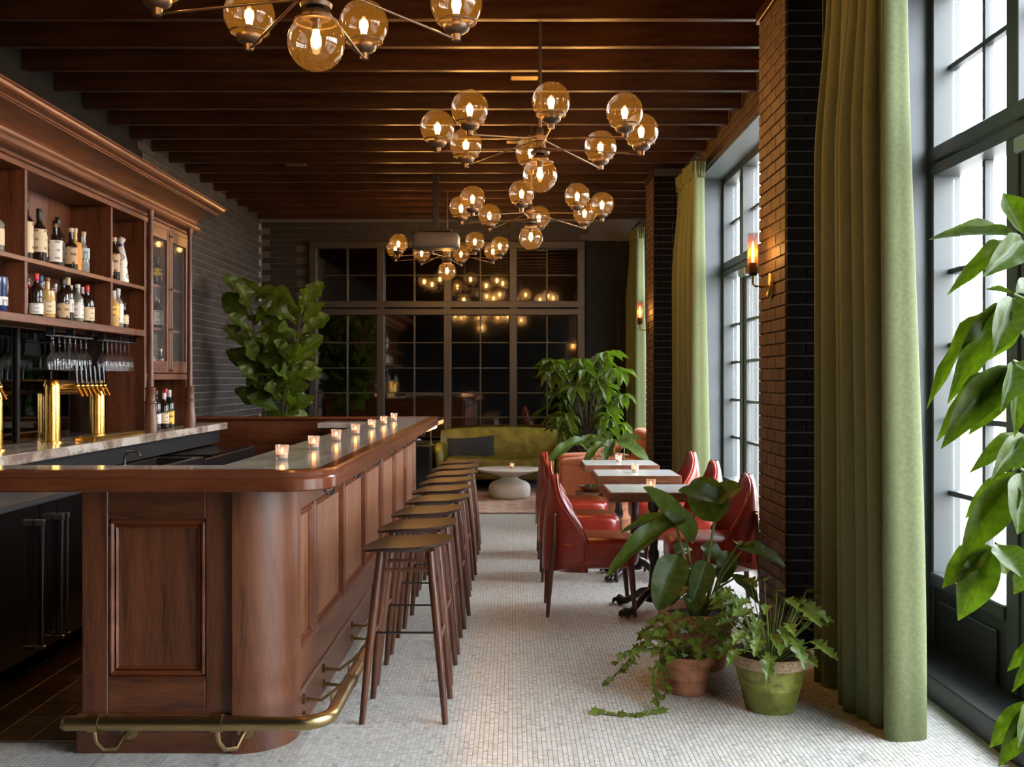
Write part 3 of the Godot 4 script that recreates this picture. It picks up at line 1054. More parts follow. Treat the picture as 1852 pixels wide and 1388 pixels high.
func stools() -> void:
	var s := thing("bar_stool", "dark walnut saddle bar stool at the bar, first from the rounded corner", "stool", P(-0.447, 0, 4.385), 0.0, "bar stools along the bar")
	# saddle seat: bar side droops, far rim lifts
	var rows := []
	var under := []
	for j in 9:
		var r := float(j) / 8
		var top := []
		var bot := []
		for i in 37:
			var a := TAU * i / 36
			var ex := B.sp(cos(a), 0.75) * 0.19 * r
			var ez := B.sp(sin(a), 0.8) * 0.175 * r
			var y := 0.712 + 0.030 * pow(maxf(0.0, ex / 0.19), 2.0) + 0.016 * pow(absf(ez) / 0.175, 2.0) - 0.012 * pow(maxf(0.0, -ex / 0.19), 2.0)
			top.append(Vector3(ex, y, ez))
			bot.append(Vector3(ex * 0.985, y - 0.011 - 0.014 * (1.0 - r * r), ez * 0.985))
		rows.append(top)
		under.append(bot)
	var b := B.new()
	b.grid(rows, true, true)
	b.grid(under, true, false)
	b.grid([rows[8], under[8]], true, true)
	part("seat", b, M.seat_wood, s)
	for sx in [-1, 1]:
		for sz in [-1, 1]:
			b = B.new()
			b.tube([Vector3(0.172 * sx, 0, 0.17 * sz), Vector3(0.150 * sx, 0.25, 0.148 * sz), Vector3(0.118 * sx, 0.56, 0.116 * sz), Vector3(0.116 * sx, 0.575, 0.115 * sz), Vector3(0.104 * sx, 0.70, 0.10 * sz)], [0.0125, 0.0165, 0.0185, 0.0165, 0.0165], 12)
			part("leg", b, M.leg_wood, s)
		b = B.new()
		b.tube([Vector3(0.145 * sx, 0.335, -0.138), Vector3(0.145 * sx, 0.335, 0.138)], [0.009, 0.009], 8)
		part("stretcher", b, M.leg_wood, s)
	for sz in [-1, 1]:
		b = B.new()
		b.tube([Vector3(-0.112, 0.625, 0.108 * sz), Vector3(0.112, 0.625, 0.108 * sz)], 0.008, 8)
		part("stretcher", b, M.leg_wood, s)
	b = B.new()
	b.tube([Vector3(-0.145, 0.335, 0), Vector3(0.145, 0.335, 0)], 0.005, 8)
	part("metal_bar", b, M.iron, s)
	for k in range(1, 9):
		again(s, P(-0.447 + rng.randf_range(-0.012, 0.012), 0, 4.385 + 0.535 * k), rng.randf_range(-0.05, 0.05), "dark walnut saddle bar stool at the bar, %s from the rounded corner" % ORD[k])


# ---------------------------------------------------------------- back bar

func back_bar() -> void:
	var c := thing("back_counter", "long grey veined marble back counter below the bottle shelves", "counter")
	bx("marble_slab", c, M.marble, -2.86, -2.46, 0.995, 1.05, 2.6, 8.85, 0.004)
	bx("support", c, M.black, -2.86, -2.52, 0.88, 0.995, 2.6, 8.82)
	# low fridges and steel units under it
	var fr := thing("bar_fridge", "black under-counter fridge with steel bar handles", "fridge")
	bx("body", fr, M.black_gloss, -2.86, -2.225, 0.15, 0.84, 3.3, 5.58)
	bx("toe_kick", fr, M.black, -2.86, -2.45, 0.0, 0.15, 3.3, 5.58)
	bx("top", fr, M.steel, -2.86, -2.19, 0.84, 0.875, 3.28, 5.6, 0.004)
	for dr in [[3.32, 4.04, 3.99], [4.06, 4.76, 4.71], [4.77, 4.935, 4.91], [4.945, 5.57, 4.97]]:
		var door := bx("door", fr, M.black_gloss, -2.225, -2.20, 0.155, 0.835, dr[0], dr[1], 0.004)
		var b := B.new()
		b.tube([P(-2.16, 0.18, dr[2]), P(-2.16, 0.76, dr[2])], 0.008, 8)
		b.span(-2.20, -2.15, 0.745, 0.775, dr[2] - 0.012, dr[2] + 0.012, 0.003)
		b.span(-2.20, -2.15, 0.175, 0.195, dr[2] - 0.01, dr[2] + 0.01, 0.003)
		part("handle", b, M.steel, door)
	var sk := thing("bar_sink", "stainless steel bar sink unit below the marble counter", "sink")
	bx("cabinet", sk, M.steel_dark, -2.86, -2.22, 0.0, 0.80, 5.62, 7.3)
	for s in [[-2.86, -2.50, 5.62, 7.3], [-2.25, -2.20, 5.62, 7.3], [-2.50, -2.25, 5.62, 5.72], [-2.50, -2.25, 6.38, 6.5], [-2.50, -2.25, 7.2, 7.3]]:
		bx("deck", sk, M.steel_dark, s[0], s[1], 0.80, 0.87, s[2], s[3], 0.003)
	var b := B.new()
	b.tube([P(-2.44, 0.87, 6.44), P(-2.44, 0.93, 6.44), P(-2.42, 0.965, 6.44), P(-2.36, 0.97, 6.44), P(-2.34, 0.94, 6.44)], 0.009, 8)
	part("faucet", b, M.steel, sk)
	var ib := thing("ice_bin", "black steel ice bin at the far end of the service aisle", "bin")
	bx("body", ib, M.steel_dark, -2.86, -2.2, 0.0, 0.85, 7.34, 8.8, 0.006)
	bx("lid", ib, M.black_gloss, -2.60, -2.21, 0.85, 0.87, 7.5, 8.6, 0.004)
	for k in 4:
		bx("vent_slat", ib, M.steel, -2.2, -2.195, 0.62 + k * 0.03, 0.632 + k * 0.03, 8.2, 8.6)

	# open shelves
	var s := thing("back_bar_shelf", "tall walnut back bar with open bottle shelves and heavy cornice", "shelf")
	var xf := -2.60
	var xb := -2.86
	bx("back_panel", s, M.back_wood, -2.90, xb, 1.72, 2.62, 3.1, 7.24)
	bx("wall_box", s, M.back_wood, -3.40, -2.90, 0.0, 2.62, 3.1, 8.22)
	bx("shelf", s, M.back_wood_z, xb, xf, 1.725, 1.772, 3.1, 7.24, 0.004)
	bx("shelf", s, M.back_wood_z, xb, xf + 0.004, 2.05, 2.078, 3.1, 7.24, 0.003)
	bx("top_board", s, M.back_wood_z, xb, xf, 2.545, 2.58, 3.1, 8.22, 0.003)
	for d in [4.28, 5.46, 6.63]:
		bx("divider", s, M.back_wood, xb, xf + 0.002, 1.772, 2.545, d, d + 0.028, 0.003)
	bx("frieze", s, M.back_wood_z, xb, xf + 0.012, 2.58, 2.62, 3.1, 8.24, 0.004)
	# cornice: torus below, hollow, stepped fillets on top
	b = B.new()
	var pr := [Vector2(-0.3, 2.60)]
	pr += [Vector2(0.02, 2.60)]
	for i in 9:
		var a := -PI / 2 + PI * 0.86 * i / 8
		pr.append(Vector2(0.055 + 0.030 * cos(a), 2.635 + 0.032 * sin(a)))
	for i in 9:       # hollow sweeps outwards
		var a := PI * 0.5 * i / 8
		pr.append(Vector2(0.06 + 0.165 * (1.0 - cos(a)), 2.672 + 0.062 * sin(a)))
	pr += [Vector2(0.232, 2.734), Vector2(0.232, 2.742), Vector2(0.245, 2.742), Vector2(0.245, 2.750), Vector2(0.262, 2.752)]
	for i in 5:
		var a := -PI / 2 + PI / 2 * i / 4
		pr.append(Vector2(0.262 + 0.03 * cos(a), 2.782 + 0.03 * sin(a)))
	pr += [Vector2(0.292, 2.786), Vector2(0.302, 2.788), Vector2(0.302, 2.796), Vector2(-0.3, 2.80)]
	b.sweep([Vector2(-2.60, -3.1), Vector2(-2.60, -8.24)], pr)
	part("cornice", b, M.cornice, s)
	bx("splash_mirror", s, M.mirror_back, -2.90, -2.868, 1.052, 1.72, 3.1, 7.22)
	bx("mirror_post", s, M.black, -2.868, -2.85, 1.052, 1.72, 5.9, 5.93, 0.003)
	# display cabinet with glazed doors
	var k := thing("display_cabinet", "walnut cabinet with two glazed doors and slender turned columns", "cabinet")
	bx("side_panel", k, M.back_wood, xb, xf, 1.052, 2.545, 7.24, 7.28, 0.003)
	bx("side_panel", k, M.back_wood, xb, xf, 1.052, 2.545, 8.18, 8.22, 0.003)
	bx("back_panel", k, M.back_wood, -2.90, xb, 1.052, 2.545, 7.24, 8.22)
	bx("rail", k, M.back_wood_z, xb, xf, 1.42, 1.465, 7.28, 8.18, 0.003)
	for y in [1.785, 2.105]:
		bx("inner_shelf", k, M.back_wood_z, xb, -2.63, y, y + 0.02, 7.28, 8.18)
	for e in [[7.285, 7.728, 7.285], [7.732, 8.175, 8.175]]:
		var door := bx("door", k, M.back_wood, -2.615, -2.585, 1.47, 2.54, e[0], e[0] + 0.055, 0.003)
		bx("stile", door, M.back_wood, -2.615, -2.585, 1.47, 2.54, e[1] - 0.055, e[1], 0.003)
		bx("rail", door, M.back_wood_z, -2.614, -2.586, 2.46, 2.54, e[0] + 0.055, e[1] - 0.055, 0.003)
		bx("rail", door, M.back_wood_z, -2.614, -2.586, 1.47, 1.56, e[0] + 0.055, e[1] - 0.055, 0.003)
		bx("pane", door, M.cabinet_pane, -2.603, -2.599, 1.56, 2.46, e[0] + 0.055, e[1] - 0.055)
		for y in [1.6, 1.98, 2.36]:
			bx("hinge", door, M.bronze, -2.588, -2.576, y, y + 0.07, e[2] - 0.008, e[2] + 0.008, 0.002)
		var inner: float = e[1] - 0.02 if e[2] == e[0] else e[0] + 0.02
		b = B.new()
		b.tube([P(-2.575, 1.48, inner), P(-2.575, 2.53, inner)], 0.004, 8)
		for y in [1.49, 1.8, 2.1, 2.5]:
			b.ball(P(-2.575, y, inner), 0.009, 8)
		part("bolt_rod", b, M.bronze, door)
	for d in [7.16, 8.03]:
		b = B.new()
		b.t = Transform3D(Basis(), P(-2.53, 1.05, d))
		b.lathe([Vector2(0, 0.0), Vector2(0.046, 0.0), Vector2(0.046, 0.10), Vector2(0.040, 0.115), Vector2(0.038, 0.18), Vector2(0.038, 0.20), Vector2(0.044, 0.205), Vector2(0.044, 0.215), Vector2(0.036, 0.222), Vector2(0.032, 0.29), Vector2(0.037, 0.30), Vector2(0.037, 0.312), Vector2(0.022, 0.32), Vector2(0.018, 0.9), Vector2(0.016, 1.50), Vector2(0.022, 1.51), Vector2(0.022, 1.555), Vector2(0, 1.555)], 20)
		part("column", b, M.back_wood, k)

	# beer towers
	for t in 2:
		var d0: float = [6.0, 4.66][t]
		var bt := thing("beer_tower", ["polished brass beer tower with seven black tap handles", "polished brass beer tower cut off at the edge of the back counter"][t], "beer tower", P(-2.70, 1.05, d0))
		for dd in [0.0, 0.66]:
			b = B.new()
			b.t = Transform3D(Basis(), P(0, 0, dd))
			b.lathe([Vector2(0, 0), Vector2(0.062, 0), Vector2(0.062, 0.008), Vector2(0.047, 0.012), Vector2(0.046, 0.325), Vector2(0.044, 0.345), Vector2(0.034, 0.365), Vector2(0, 0.372)], 28)
			part("post", b, M.gold, bt)
		b = B.new()
		b.tube([P(0, 0.325, 0.0), P(0, 0.325, 0.66)], 0.045, 24)
		part("crossbar", b, M.gold, bt)
		for i in 7:
			var dd := 0.14 + i * 0.068
			b = B.new()
			b.tube([P(0.03, 0.325, dd), P(0.085, 0.33, dd)], 0.011, 10)
			b.ball(P(0.088, 0.332, dd), 0.018, 10)
			b.tube([P(0.088, 0.335, dd), P(0.125, 0.27, dd)], [0.010, 0.008], 8)
			var tap := part("tap", b, M.gold, bt)
			b = B.new()
			b.tube([P(0.088, 0.345, dd), P(0.080, 0.43, dd), P(0.078, 0.455, dd)], [0.007, 0.011, 0.009], 8)
			part("handle", b, M.black_gloss, tap)
	var tr := thing("drip_tray", "shallow brass drip tray in front of the beer taps", "tray", P(-2.56, 1.05, 6.55))
	bx("tray", tr, M.gold, -0.06, 0.06, 0.0, 0.022, -0.42, 0.42, 0.004)
	bx("grate", tr, M.brass_old, -0.045, 0.045, 0.022, 0.025, -0.40, 0.40)

	# stemware hanging in racks under the shelf
	for r in 2:
		var d0: float = [5.98, 6.72][r]
		var rk := thing("glass_rack", ["black wire stemware rack over the brass taps", "black wire stemware rack beside the display cabinet"][r], "rack")
		for x in [-2.66, -2.70]:
			bx("wire", rk, M.iron, x - 0.003, x + 0.003, 1.675, 1.681, d0 - 0.06, d0 + 0.52)
		for dd in [d0 - 0.05, d0 + 0.22, d0 + 0.5]:
			bx("hanger", rk, M.iron, -2.705, -2.655, 1.681, 1.725, dd, dd + 0.005)
	b = B.new()
	b.lathe([Vector2(0, 0.0), Vector2(0.035, 0.0), Vector2(0.035, -0.003), Vector2(0.007, -0.008), Vector2(0.004, -0.02), Vector2(0.004, -0.088), Vector2(0.012, -0.10), Vector2(0.030, -0.125), Vector2(0.036, -0.155), Vector2(0.030, -0.205)], 20)
	var gm := b.mesh()
	for r in 2:
		for i in 7:
			var o := piece(numbered("wine_glass"), gm, M.clear, self)
			o.position = P(-2.68, 1.682, [5.98, 6.70][r] + i * 0.076)
			tag(o, "upside-down wine glass, %s in the stemware rack %s" % [ORD[i], ["over the brass taps", "beside the display cabinet"][r]], "glass", "hanging wine glasses")


# kind: 0 round shoulder, 1 wine, 2 square shoulder, 3 slim tall, 4 squat
func bottle(kind: int, h: float, r: float, glass: String, cap: String, lab: String, at: Vector3, label: String, group: String, lo := 0.18, hi := 0.5, foil := false) -> Node3D:
	var o := thing("bottle", label, "bottle", at, rng.randf() * TAU, group)
	var key := "%d_%.3f_%.3f_%.2f_%.2f_%s" % [kind, h, r, lo, hi, foil]
	if not L.has(key):
		var nr := 0.0135
		var sh: float = [0.60, 0.62, 0.66, 0.62, 0.55][kind]
		var ne: float = [0.74, 0.78, 0.70, 0.74, 0.68][kind]
		var b := B.new()
		var top := h * 0.97
		b.lathe([Vector2(0, 0), Vector2(r * 0.94, 0), Vector2(r, 0.004), Vector2(r, h * sh), Vector2(r * 0.93, h * (sh + (ne - sh) * 0.3)), Vector2(r * 0.62, h * (sh + (ne - sh) * 0.7)), Vector2(nr * 1.1, h * ne), Vector2(nr, h * (ne + 0.06)), Vector2(nr, top), Vector2(0, top)], 18)
		var c := B.new()
		var c0 := h * (0.82 if foil else 0.90)
		c.lathe([Vector2(nr + 0.0006, c0), Vector2(nr + 0.0022, c0 + 0.002), Vector2(nr + 0.0022, h - 0.003), Vector2(nr, h), Vector2(0, h)], 14)
		var l := B.new()
		l.lathe([Vector2(r + 0.0002, h * lo), Vector2(r + 0.0009, h * lo), Vector2(r + 0.0009, h * hi), Vector2(r + 0.0002, h * hi)], 20)
		L[key] = [b.mesh(), c.mesh(), l.mesh()]
	piece("glass_body", L[key][0], M["b_" + glass], o)
	piece("cap", L[key][1], M["c_" + cap], o)
	if lab:
		piece("paper_label", L[key][2], M["l_" + lab], o)
	return o


func bottles() -> void:
	var shades := {"dark": "dark", "green": "dark green", "amber": "amber", "pale": "golden", "clear": "clear", "grey": "smoky", "blue": "deep blue", "white": "white", "red": "ruby"}
	# [group, base y, x, start d, step, place words, [kind, h, r, glass, cap, label, lo, hi, foil, dx]...]
	var rows := [
		["bottles on the upper shelf", 2.0785, -2.68, 5.56, 0.079, "from divider on upper middle shelf", [
			[3, 0.33, 0.034, "clear", "silver", "white", 0.1, 0.6, false, -0.06], [3, 0.34, 0.038, "dark", "black", "cream", 0.12, 0.62, true, 0.0], [0, 0.33, 0.038, "dark", "cream", "white", 0.15, 0.5, true, -0.08], [0, 0.31, 0.040, "dark", "black", "cream", 0.2, 0.62, true, 0.0],
			[0, 0.31, 0.038, "dark", "black", "cream", 0.15, 0.55, true, -0.03], [4, 0.25, 0.038, "dark", "brown", "white", 0.1, 0.6, false, 0.02], [0, 0.30, 0.040, "dark", "black", "dark", 0.2, 0.5, true, 0.0], [0, 0.29, 0.036, "clear", "black", "cream", 0.08, 0.4, true, -0.05],
			[4, 0.26, 0.038, "dark", "cream", "tan", 0.15, 0.55, false, 0.01], [2, 0.27, 0.040, "pale", "cream", "orange", 0.06, 0.62, false, 0.0], [4, 0.26, 0.036, "clear", "cream", "teal", 0.35, 0.6, false, 0.02]]],
		["bottles on the lower shelf", 1.7725, -2.67, 5.56, 0.068, "from divider on lower middle shelf", [
			[3, 0.26, 0.034, "clear", "silver", "pale", 0.15, 0.55, false, 0.0], [3, 0.25, 0.034, "grey", "black", "teal", 0.1, 0.3, true, -0.07], [0, 0.24, 0.037, "dark", "red", "white", 0.05, 0.3, true, 0.02], [1, 0.22, 0.034, "red", "brown", "", 0.1, 0.3, false, -0.06],
			[2, 0.23, 0.042, "pale", "brown", "cream", 0.1, 0.42, false, 0.02], [3, 0.25, 0.033, "grey", "blue", "pale", 0.12, 0.4, true, -0.05], [4, 0.22, 0.034, "dark", "silver", "teal", 0.2, 0.5, false, -0.07], [3, 0.245, 0.036, "dark", "black", "tan", 0.05, 0.4, true, 0.02],
			[0, 0.22, 0.035, "clear", "silver", "white", 0.2, 0.55, false, -0.06], [1, 0.265, 0.033, "dark", "cream", "pale", 0.2, 0.5, true, -0.01], [0, 0.23, 0.034, "grey", "silver", "white", 0.1, 0.5, false, 0.02], [3, 0.23, 0.032, "clear", "silver", "dark", 0.1, 0.5, false, -0.055],
			[0, 0.235, 0.044, "dark", "red", "cream", 0.06, 0.42, true, 0.02], [1, 0.23, 0.034, "dark", "silver", "", 0.1, 0.3, true, -0.04]]],
		["bottles on the end upper shelf", 2.0785, -2.67, 6.73, 0.085, "from divider on upper end shelf", [
			[4, 0.21, 0.042, "pale", "cream", "white", 0.15, 0.6, false, 0.0], [1, 0.29, 0.037, "dark", "cream", "tan", 0.2, 0.62, false, 0.02]]],
		["bottles on the end lower shelf", 1.7725, -2.67, 6.73, 0.075, "from divider on lower end shelf", [
			[3, 0.25, 0.034, "clear", "blue", "pale", 0.1, 0.5, true, 0.0], [3, 0.24, 0.035, "pale", "silver", "yellow", 0.3, 0.6, true, 0.02], [3, 0.26, 0.035, "clear", "silver", "white", 0.12, 0.6, true, 0.02], [4, 0.17, 0.032, "dark", "black", "cream", 0.15, 0.5, false, 0.03]]],
		["bottles in the glazed cabinet", 2.1255, -2.72, 7.42, 0.105, "from the taps on top shelf behind glass", [
			[0, 0.24, 0.036, "dark", "black", "yellow", 0.2, 0.6, false, 0.0], [3, 0.27, 0.036, "dark", "silver", "white", 0.1, 0.45, true, 0.03], [3, 0.27, 0.034, "grey", "silver", "cream", 0.1, 0.45, true, 0.0], [0, 0.22, 0.036, "dark", "black", "yellow", 0.35, 0.62, true, 0.03], [0, 0.23, 0.034, "dark", "black", "tan", 0.2, 0.5, false, 0.0]]],
		["bottles in the glazed cabinet", 1.8055, -2.72, 7.42, 0.115, "from the taps on middle shelf behind glass", [
			[4, 0.25, 0.046, "clear", "red", "pale", 0.2, 0.55, false, 0.02], [3, 0.26, 0.036, "clear", "black", "white", 0.2, 0.5, false, 0.0], [1, 0.25, 0.034, "clear", "silver", "white", 0.1, 0.4, false, 0.0], [0, 0.24, 0.040, "dark", "cream", "white", 0.12, 0.58, false, 0.03]]],
		["bottles in the glazed cabinet", 1.4655, -2.72, 7.42, 0.10, "from the taps on bottom shelf behind glass", [
			[3, 0.26, 0.033, "dark", "cream", "white", 0.1, 0.4, true, 0.0], [0, 0.2, 0.034, "green", "silver", "pale", 0.2, 0.5, false, 0.02], [0, 0.2, 0.034, "dark", "silver", "white", 0.1, 0.5, false, 0.03], [4, 0.2, 0.034, "dark", "brown", "dark", 0.2, 0.5, false, 0.0], [4, 0.19, 0.036, "dark", "cream", "white", 0.2, 0.6, false, 0.03]]],
		["wine bottles on the back counter", 1.0505, -2.68, 7.34, 0.09, "from the taps under the glazed cabinet", [
			[1, 0.29, 0.037, "green", "black", "red", 0.2, 0.5, true, 0.0], [1, 0.30, 0.037, "dark", "cream", "white", 0.3, 0.5, true, 0.0], [1, 0.30, 0.036, "green", "red", "tan", 0.2, 0.45, true, -0.07], [1, 0.29, 0.038, "green", "black", "white", 0.15, 0.4, true, 0.03],
			[1, 0.27, 0.036, "dark", "silver", "cream", 0.15, 0.45, true, 0.06], [1, 0.28, 0.036, "amber", "red", "pale", 0.2, 0.45, true, -0.06], [1, 0.29, 0.037, "green", "silver", "yellow", 0.1, 0.45, true, 0.04], [1, 0.30, 0.037, "dark", "red", "tan", 0.12, 0.5, true, -0.02], [1, 0.29, 0.036, "dark", "cream", "white", 0.15, 0.4, true, -0.06]]],
	]
	for row in rows:
		var i := 0
		for s in row[6]:
			var lab: String = s[5]
			if lab == "red": lab = "tan"
			var words := "%s bottle, %s cap, %s, %s %s" % [shades[s[3]], s[4], ("%s label" % lab) if lab else "no label", ORD[i], row[5]]
			bottle(s[0], s[1], s[2], s[3], s[4], lab, P(row[2] + s[9], row[1], row[3] + i * row[4]), words, row[0], s[6], s[7], s[8])
			i += 1
	# single bottles beyond the divider by the picture's edge
	bottle(0, 0.24, 0.046, "grey", "silver", "cream", P(-2.67, 2.0785, 5.28), "smoky bottle with glass stopper standing alone beyond the upper divider", "", 0.15, 0.5)
	var kb := bottle(2, 0.268, 0.052, "blue", "silver", "", P(-2.66, 1.7725, 5.28), "deep blue ribbed bottle with white triangle mark, alone beyond the lower divider", "", 0.1, 0.2)
	var b := B.new()
	b.lathe([Vector2(0.0525, 0.03), Vector2(0.0532, 0.03), Vector2(0.0532, 0.075), Vector2(0.0525, 0.075)], 24)
	piece("pale_band", b.mesh(), M.l_pale, kb)
	for k in 8:
		b = B.new()
		var a := TAU * k / 8
		var r := 0.0545
		var p0 := Vector3(cos(a) * r, 0.13, sin(a) * r)
		var p1 := Vector3(cos(a + 0.5) * r, 0.175, sin(a + 0.5) * r)
		var p2 := Vector3(cos(a + 0.5) * r, 0.085, sin(a + 0.5) * r)
		var nn := Vector3(cos(a + 0.3), 0, sin(a + 0.3))
		var q := [p0, p1, p2]
		var ids := []
		for w in [0.0, -0.004]:
			for p in q: ids.append(b.vert(p + nn * w, nn if w == 0.0 else -nn))
		b.tri(ids[0], ids[1], ids[2])
		b.tri(ids[3], ids[4], ids[5])
		if k % 2 == 0: part("triangle_mark", b, M.white, kb)
	# hand-painted ceramic decanter
	var dc := thing("ceramic_decanter", "white ceramic decanter with blue brushwork and frilled stopper on the end shelf", "decanter", P(-2.66, 2.0785, 6.96))
	b = B.new()
	b.lathe([Vector2(0, 0), Vector2(0.050, 0), Vector2(0.052, 0.01), Vector2(0.045, 0.06), Vector2(0.040, 0.11), Vector2(0.042, 0.14), Vector2(0.030, 0.20), Vector2(0.020, 0.24), Vector2(0.016, 0.255), Vector2(0, 0.256)], 24)
	part("body", b, M.b_white, dc)
	b = B.new()
	b.lathe([Vector2(0.0165, 0.246), Vector2(0.021, 0.249), Vector2(0.021, 0.262), Vector2(0.014, 0.264)], 18)
	part("blue_collar", b, M.b_blue, dc)
	b = B.new()
	b.lathe([Vector2(0, 0.256), Vector2(0.013, 0.262), Vector2(0.026, 0.285), Vector2(0.032, 0.296), Vector2(0.026, 0.302), Vector2(0.012, 0.312), Vector2(0, 0.316)], 24, 9, 0.18)
	part("stopper", b, M.b_white, dc)
	for k in 6:
		b = B.new()
		var pts := []
		for i in 14:
			var a := k * 1.05 + 0.42 * sin(i * 0.55)
			var y: float = [0.03, 0.12, 0.05, 0.15, 0.04, 0.13][k] + 0.006 * i
			var r := 0.0515 - 0.09 * maxf(0, y - 0.01) + 0.05 * maxf(0, minf(y, 0.15) - 0.09)
			pts.append(Vector3(cos(a) * r, y, sin(a) * r))
		b.tube(pts, 0.0022, 5)
		part("brushwork", b, M.b_blue, dc)


# ---------------------------------------------------------------- lamps

func globe_lamp(parent: Node, at: Vector3, down := false) -> void:
	var g := B.new()
	g.t = Transform3D(Basis(), at)
	g.ball(Vector3.ZERO, 0.105, 44)
	var gl := part("globe", g, M.globe, parent)
	var s := -1.0 if down else 1.0
	var h := B.new()
	h.t = Transform3D(Basis.from_scale(Vector3(1, s, 1)), at)
	h.lathe([Vector2(0, -0.150), Vector2(0.018, -0.150), Vector2(0.020, -0.125), Vector2(0.036, -0.118), Vector2(0.050, -0.108), Vector2(0.054, -0.096), Vector2(0.054, -0.088), Vector2(0.020, -0.084), Vector2(0.016, -0.045), Vector2(0, -0.044)], 20)
	part("holder", h, M.bronze, gl)
	h = B.new()
	var ring := []
	for i in 29:
		var a := TAU * i / 28
		ring.append(at + Vector3(cos(a) * 0.078, -0.076 * s, sin(a) * 0.078))
	h.tube(ring, 0.004, 6, false)
	part("gallery_ring", h, M.bronze, gl)
	h = B.new()
	h.t = Transform3D(Basis.from_scale(Vector3(1, s, 1)), at)
	h.lathe([Vector2(0, -0.044), Vector2(0.012, -0.042), Vector2(0.014, -0.03), Vector2(0.020, -0.008), Vector2(0.018, 0.012), Vector2(0, 0.026)], 12)
	var bu := part("bulb", h, M.bulb, gl)
	omni(bu, at + Vector3(0, -0.01 * s, 0), LAMP, LAMP_ENERGY, 0.015)


func chandeliers() -> void:
	var c := thing("chandelier", "bronze chandelier of smoked glass globes hung above the rounded bar corner", "chandelier", P(-0.72, 2.66, 3.76), deg_to_rad(-8.0), "globe chandeliers")
	var b := B.new()
	b.tube([Vector3(0, 0.13, 0), Vector3(0, 1.205, 0)], 0.011, 10)
	part("rod", b, M.bronze, c)
	b = B.new()
	b.lathe([Vector2(0, 1.18), Vector2(0.05, 1.18), Vector2(0.06, 1.2), Vector2(0.06, 1.21), Vector2(0, 1.21)], 24)
	part("canopy", b, M.bronze, c)
	b = B.new()
	b.lathe([Vector2(0, 0.125), Vector2(0.055, 0.125), Vector2(0.06, 0.14), Vector2(0.035, 0.16), Vector2(0.03, 0.20), Vector2(0.04, 0.205), Vector2(0.04, 0.235), Vector2(0.022, 0.24), Vector2(0.02, 0.28), Vector2(0.011, 0.29), Vector2(0, 0.29)], 20)
	part("hub", b, M.bronze, c)
	for k in 8:
		var a := TAU * k / 8
		var o := Vector3(cos(a), 0, -sin(a))
		b = B.new()
		b.tube([o * 0.03 + Vector3(0, 0.22 if k % 2 else 0.165, 0), o * 0.62 + Vector3(0, 0.135, 0)], 0.0055, 8)
		part("arm", b, M.bronze, c)
		globe_lamp(c, o * 0.62 + Vector3(0, 0.28, 0))
	globe_lamp(c, Vector3(0, 0, 0), true)
	again(c, P(0.17, 2.66, 6.20), deg_to_rad(4.0), "bronze chandelier of smoked glass globes hung between the bar stools and dining tables")
	again(c, P(0.165, 2.66, 8.94), deg_to_rad(-8.0), "bronze chandelier of smoked glass globes hung over the aisle before the sofa")
	again(c, P(-0.745, 2.66, 11.73), deg_to_rad(-12.0), "bronze chandelier of smoked glass globes hung beside the projector")

	# sconces on the pillars
	for k in 2:
		var s := thing("wall_sconce", ["brass disc sconce with glass tube on the pillar beside the plant pots", "brass disc sconce with glass tube on the pillar beside the peach armchair"][k], "sconce", P(1.442, 1.94, 5.70 + 5.04 * k), 0.0, "pillar sconces")
		b = B.new()
		b.t = Transform3D(Basis(Vector3.BACK, PI / 2), Vector3.ZERO)
		b.lathe([Vector2(0, 0.0), Vector2(0.075, 0.0), Vector2(0.077, 0.006), Vector2(0.07, 0.011), Vector2(0, 0.012)], 32)
		part("backplate", b, M.brass, s)
		b = B.new()
		b.tube([Vector3(-0.01, 0, 0), Vector3(-0.085, 0, 0), Vector3(-0.10, 0.012, 0), Vector3(-0.10, 0.07, 0)], 0.006, 8)
		part("arm", b, M.brass, s)
		b = B.new()
		b.t = Transform3D(Basis(), Vector3(-0.10, 0.06, 0))
		b.lathe([Vector2(0, 0), Vector2(0.02, 0.0), Vector2(0.022, 0.005), Vector2(0.022, 0.07), Vector2(0.014, 0.072), Vector2(0, 0.073)], 16)
		part("socket", b, M.black, s)
		b = B.new()
		b.t = Transform3D(Basis(), Vector3(-0.10, 0.06, 0))
		b.lathe([Vector2(0.030, 0.015), Vector2(0.030, 0.235), Vector2(0.0285, 0.235), Vector2(0.0285, 0.015)], 20)
		part("glass_tube", b, M.tube_glass, s)
		b = B.new()
		b.t = Transform3D(Basis(), Vector3(-0.10, 0.13, 0))
		b.lathe([Vector2(0, 0), Vector2(0.008, 0.004), Vector2(0.008, 0.10), Vector2(0, 0.125)], 10)
		var bu := part("bulb", b, M.tube_lamp, s)
		omni(bu, Vector3(-0.10, 0.19, 0), LAMP, 0.25, 0.01)


# ---------------------------------------------------------------- curtains

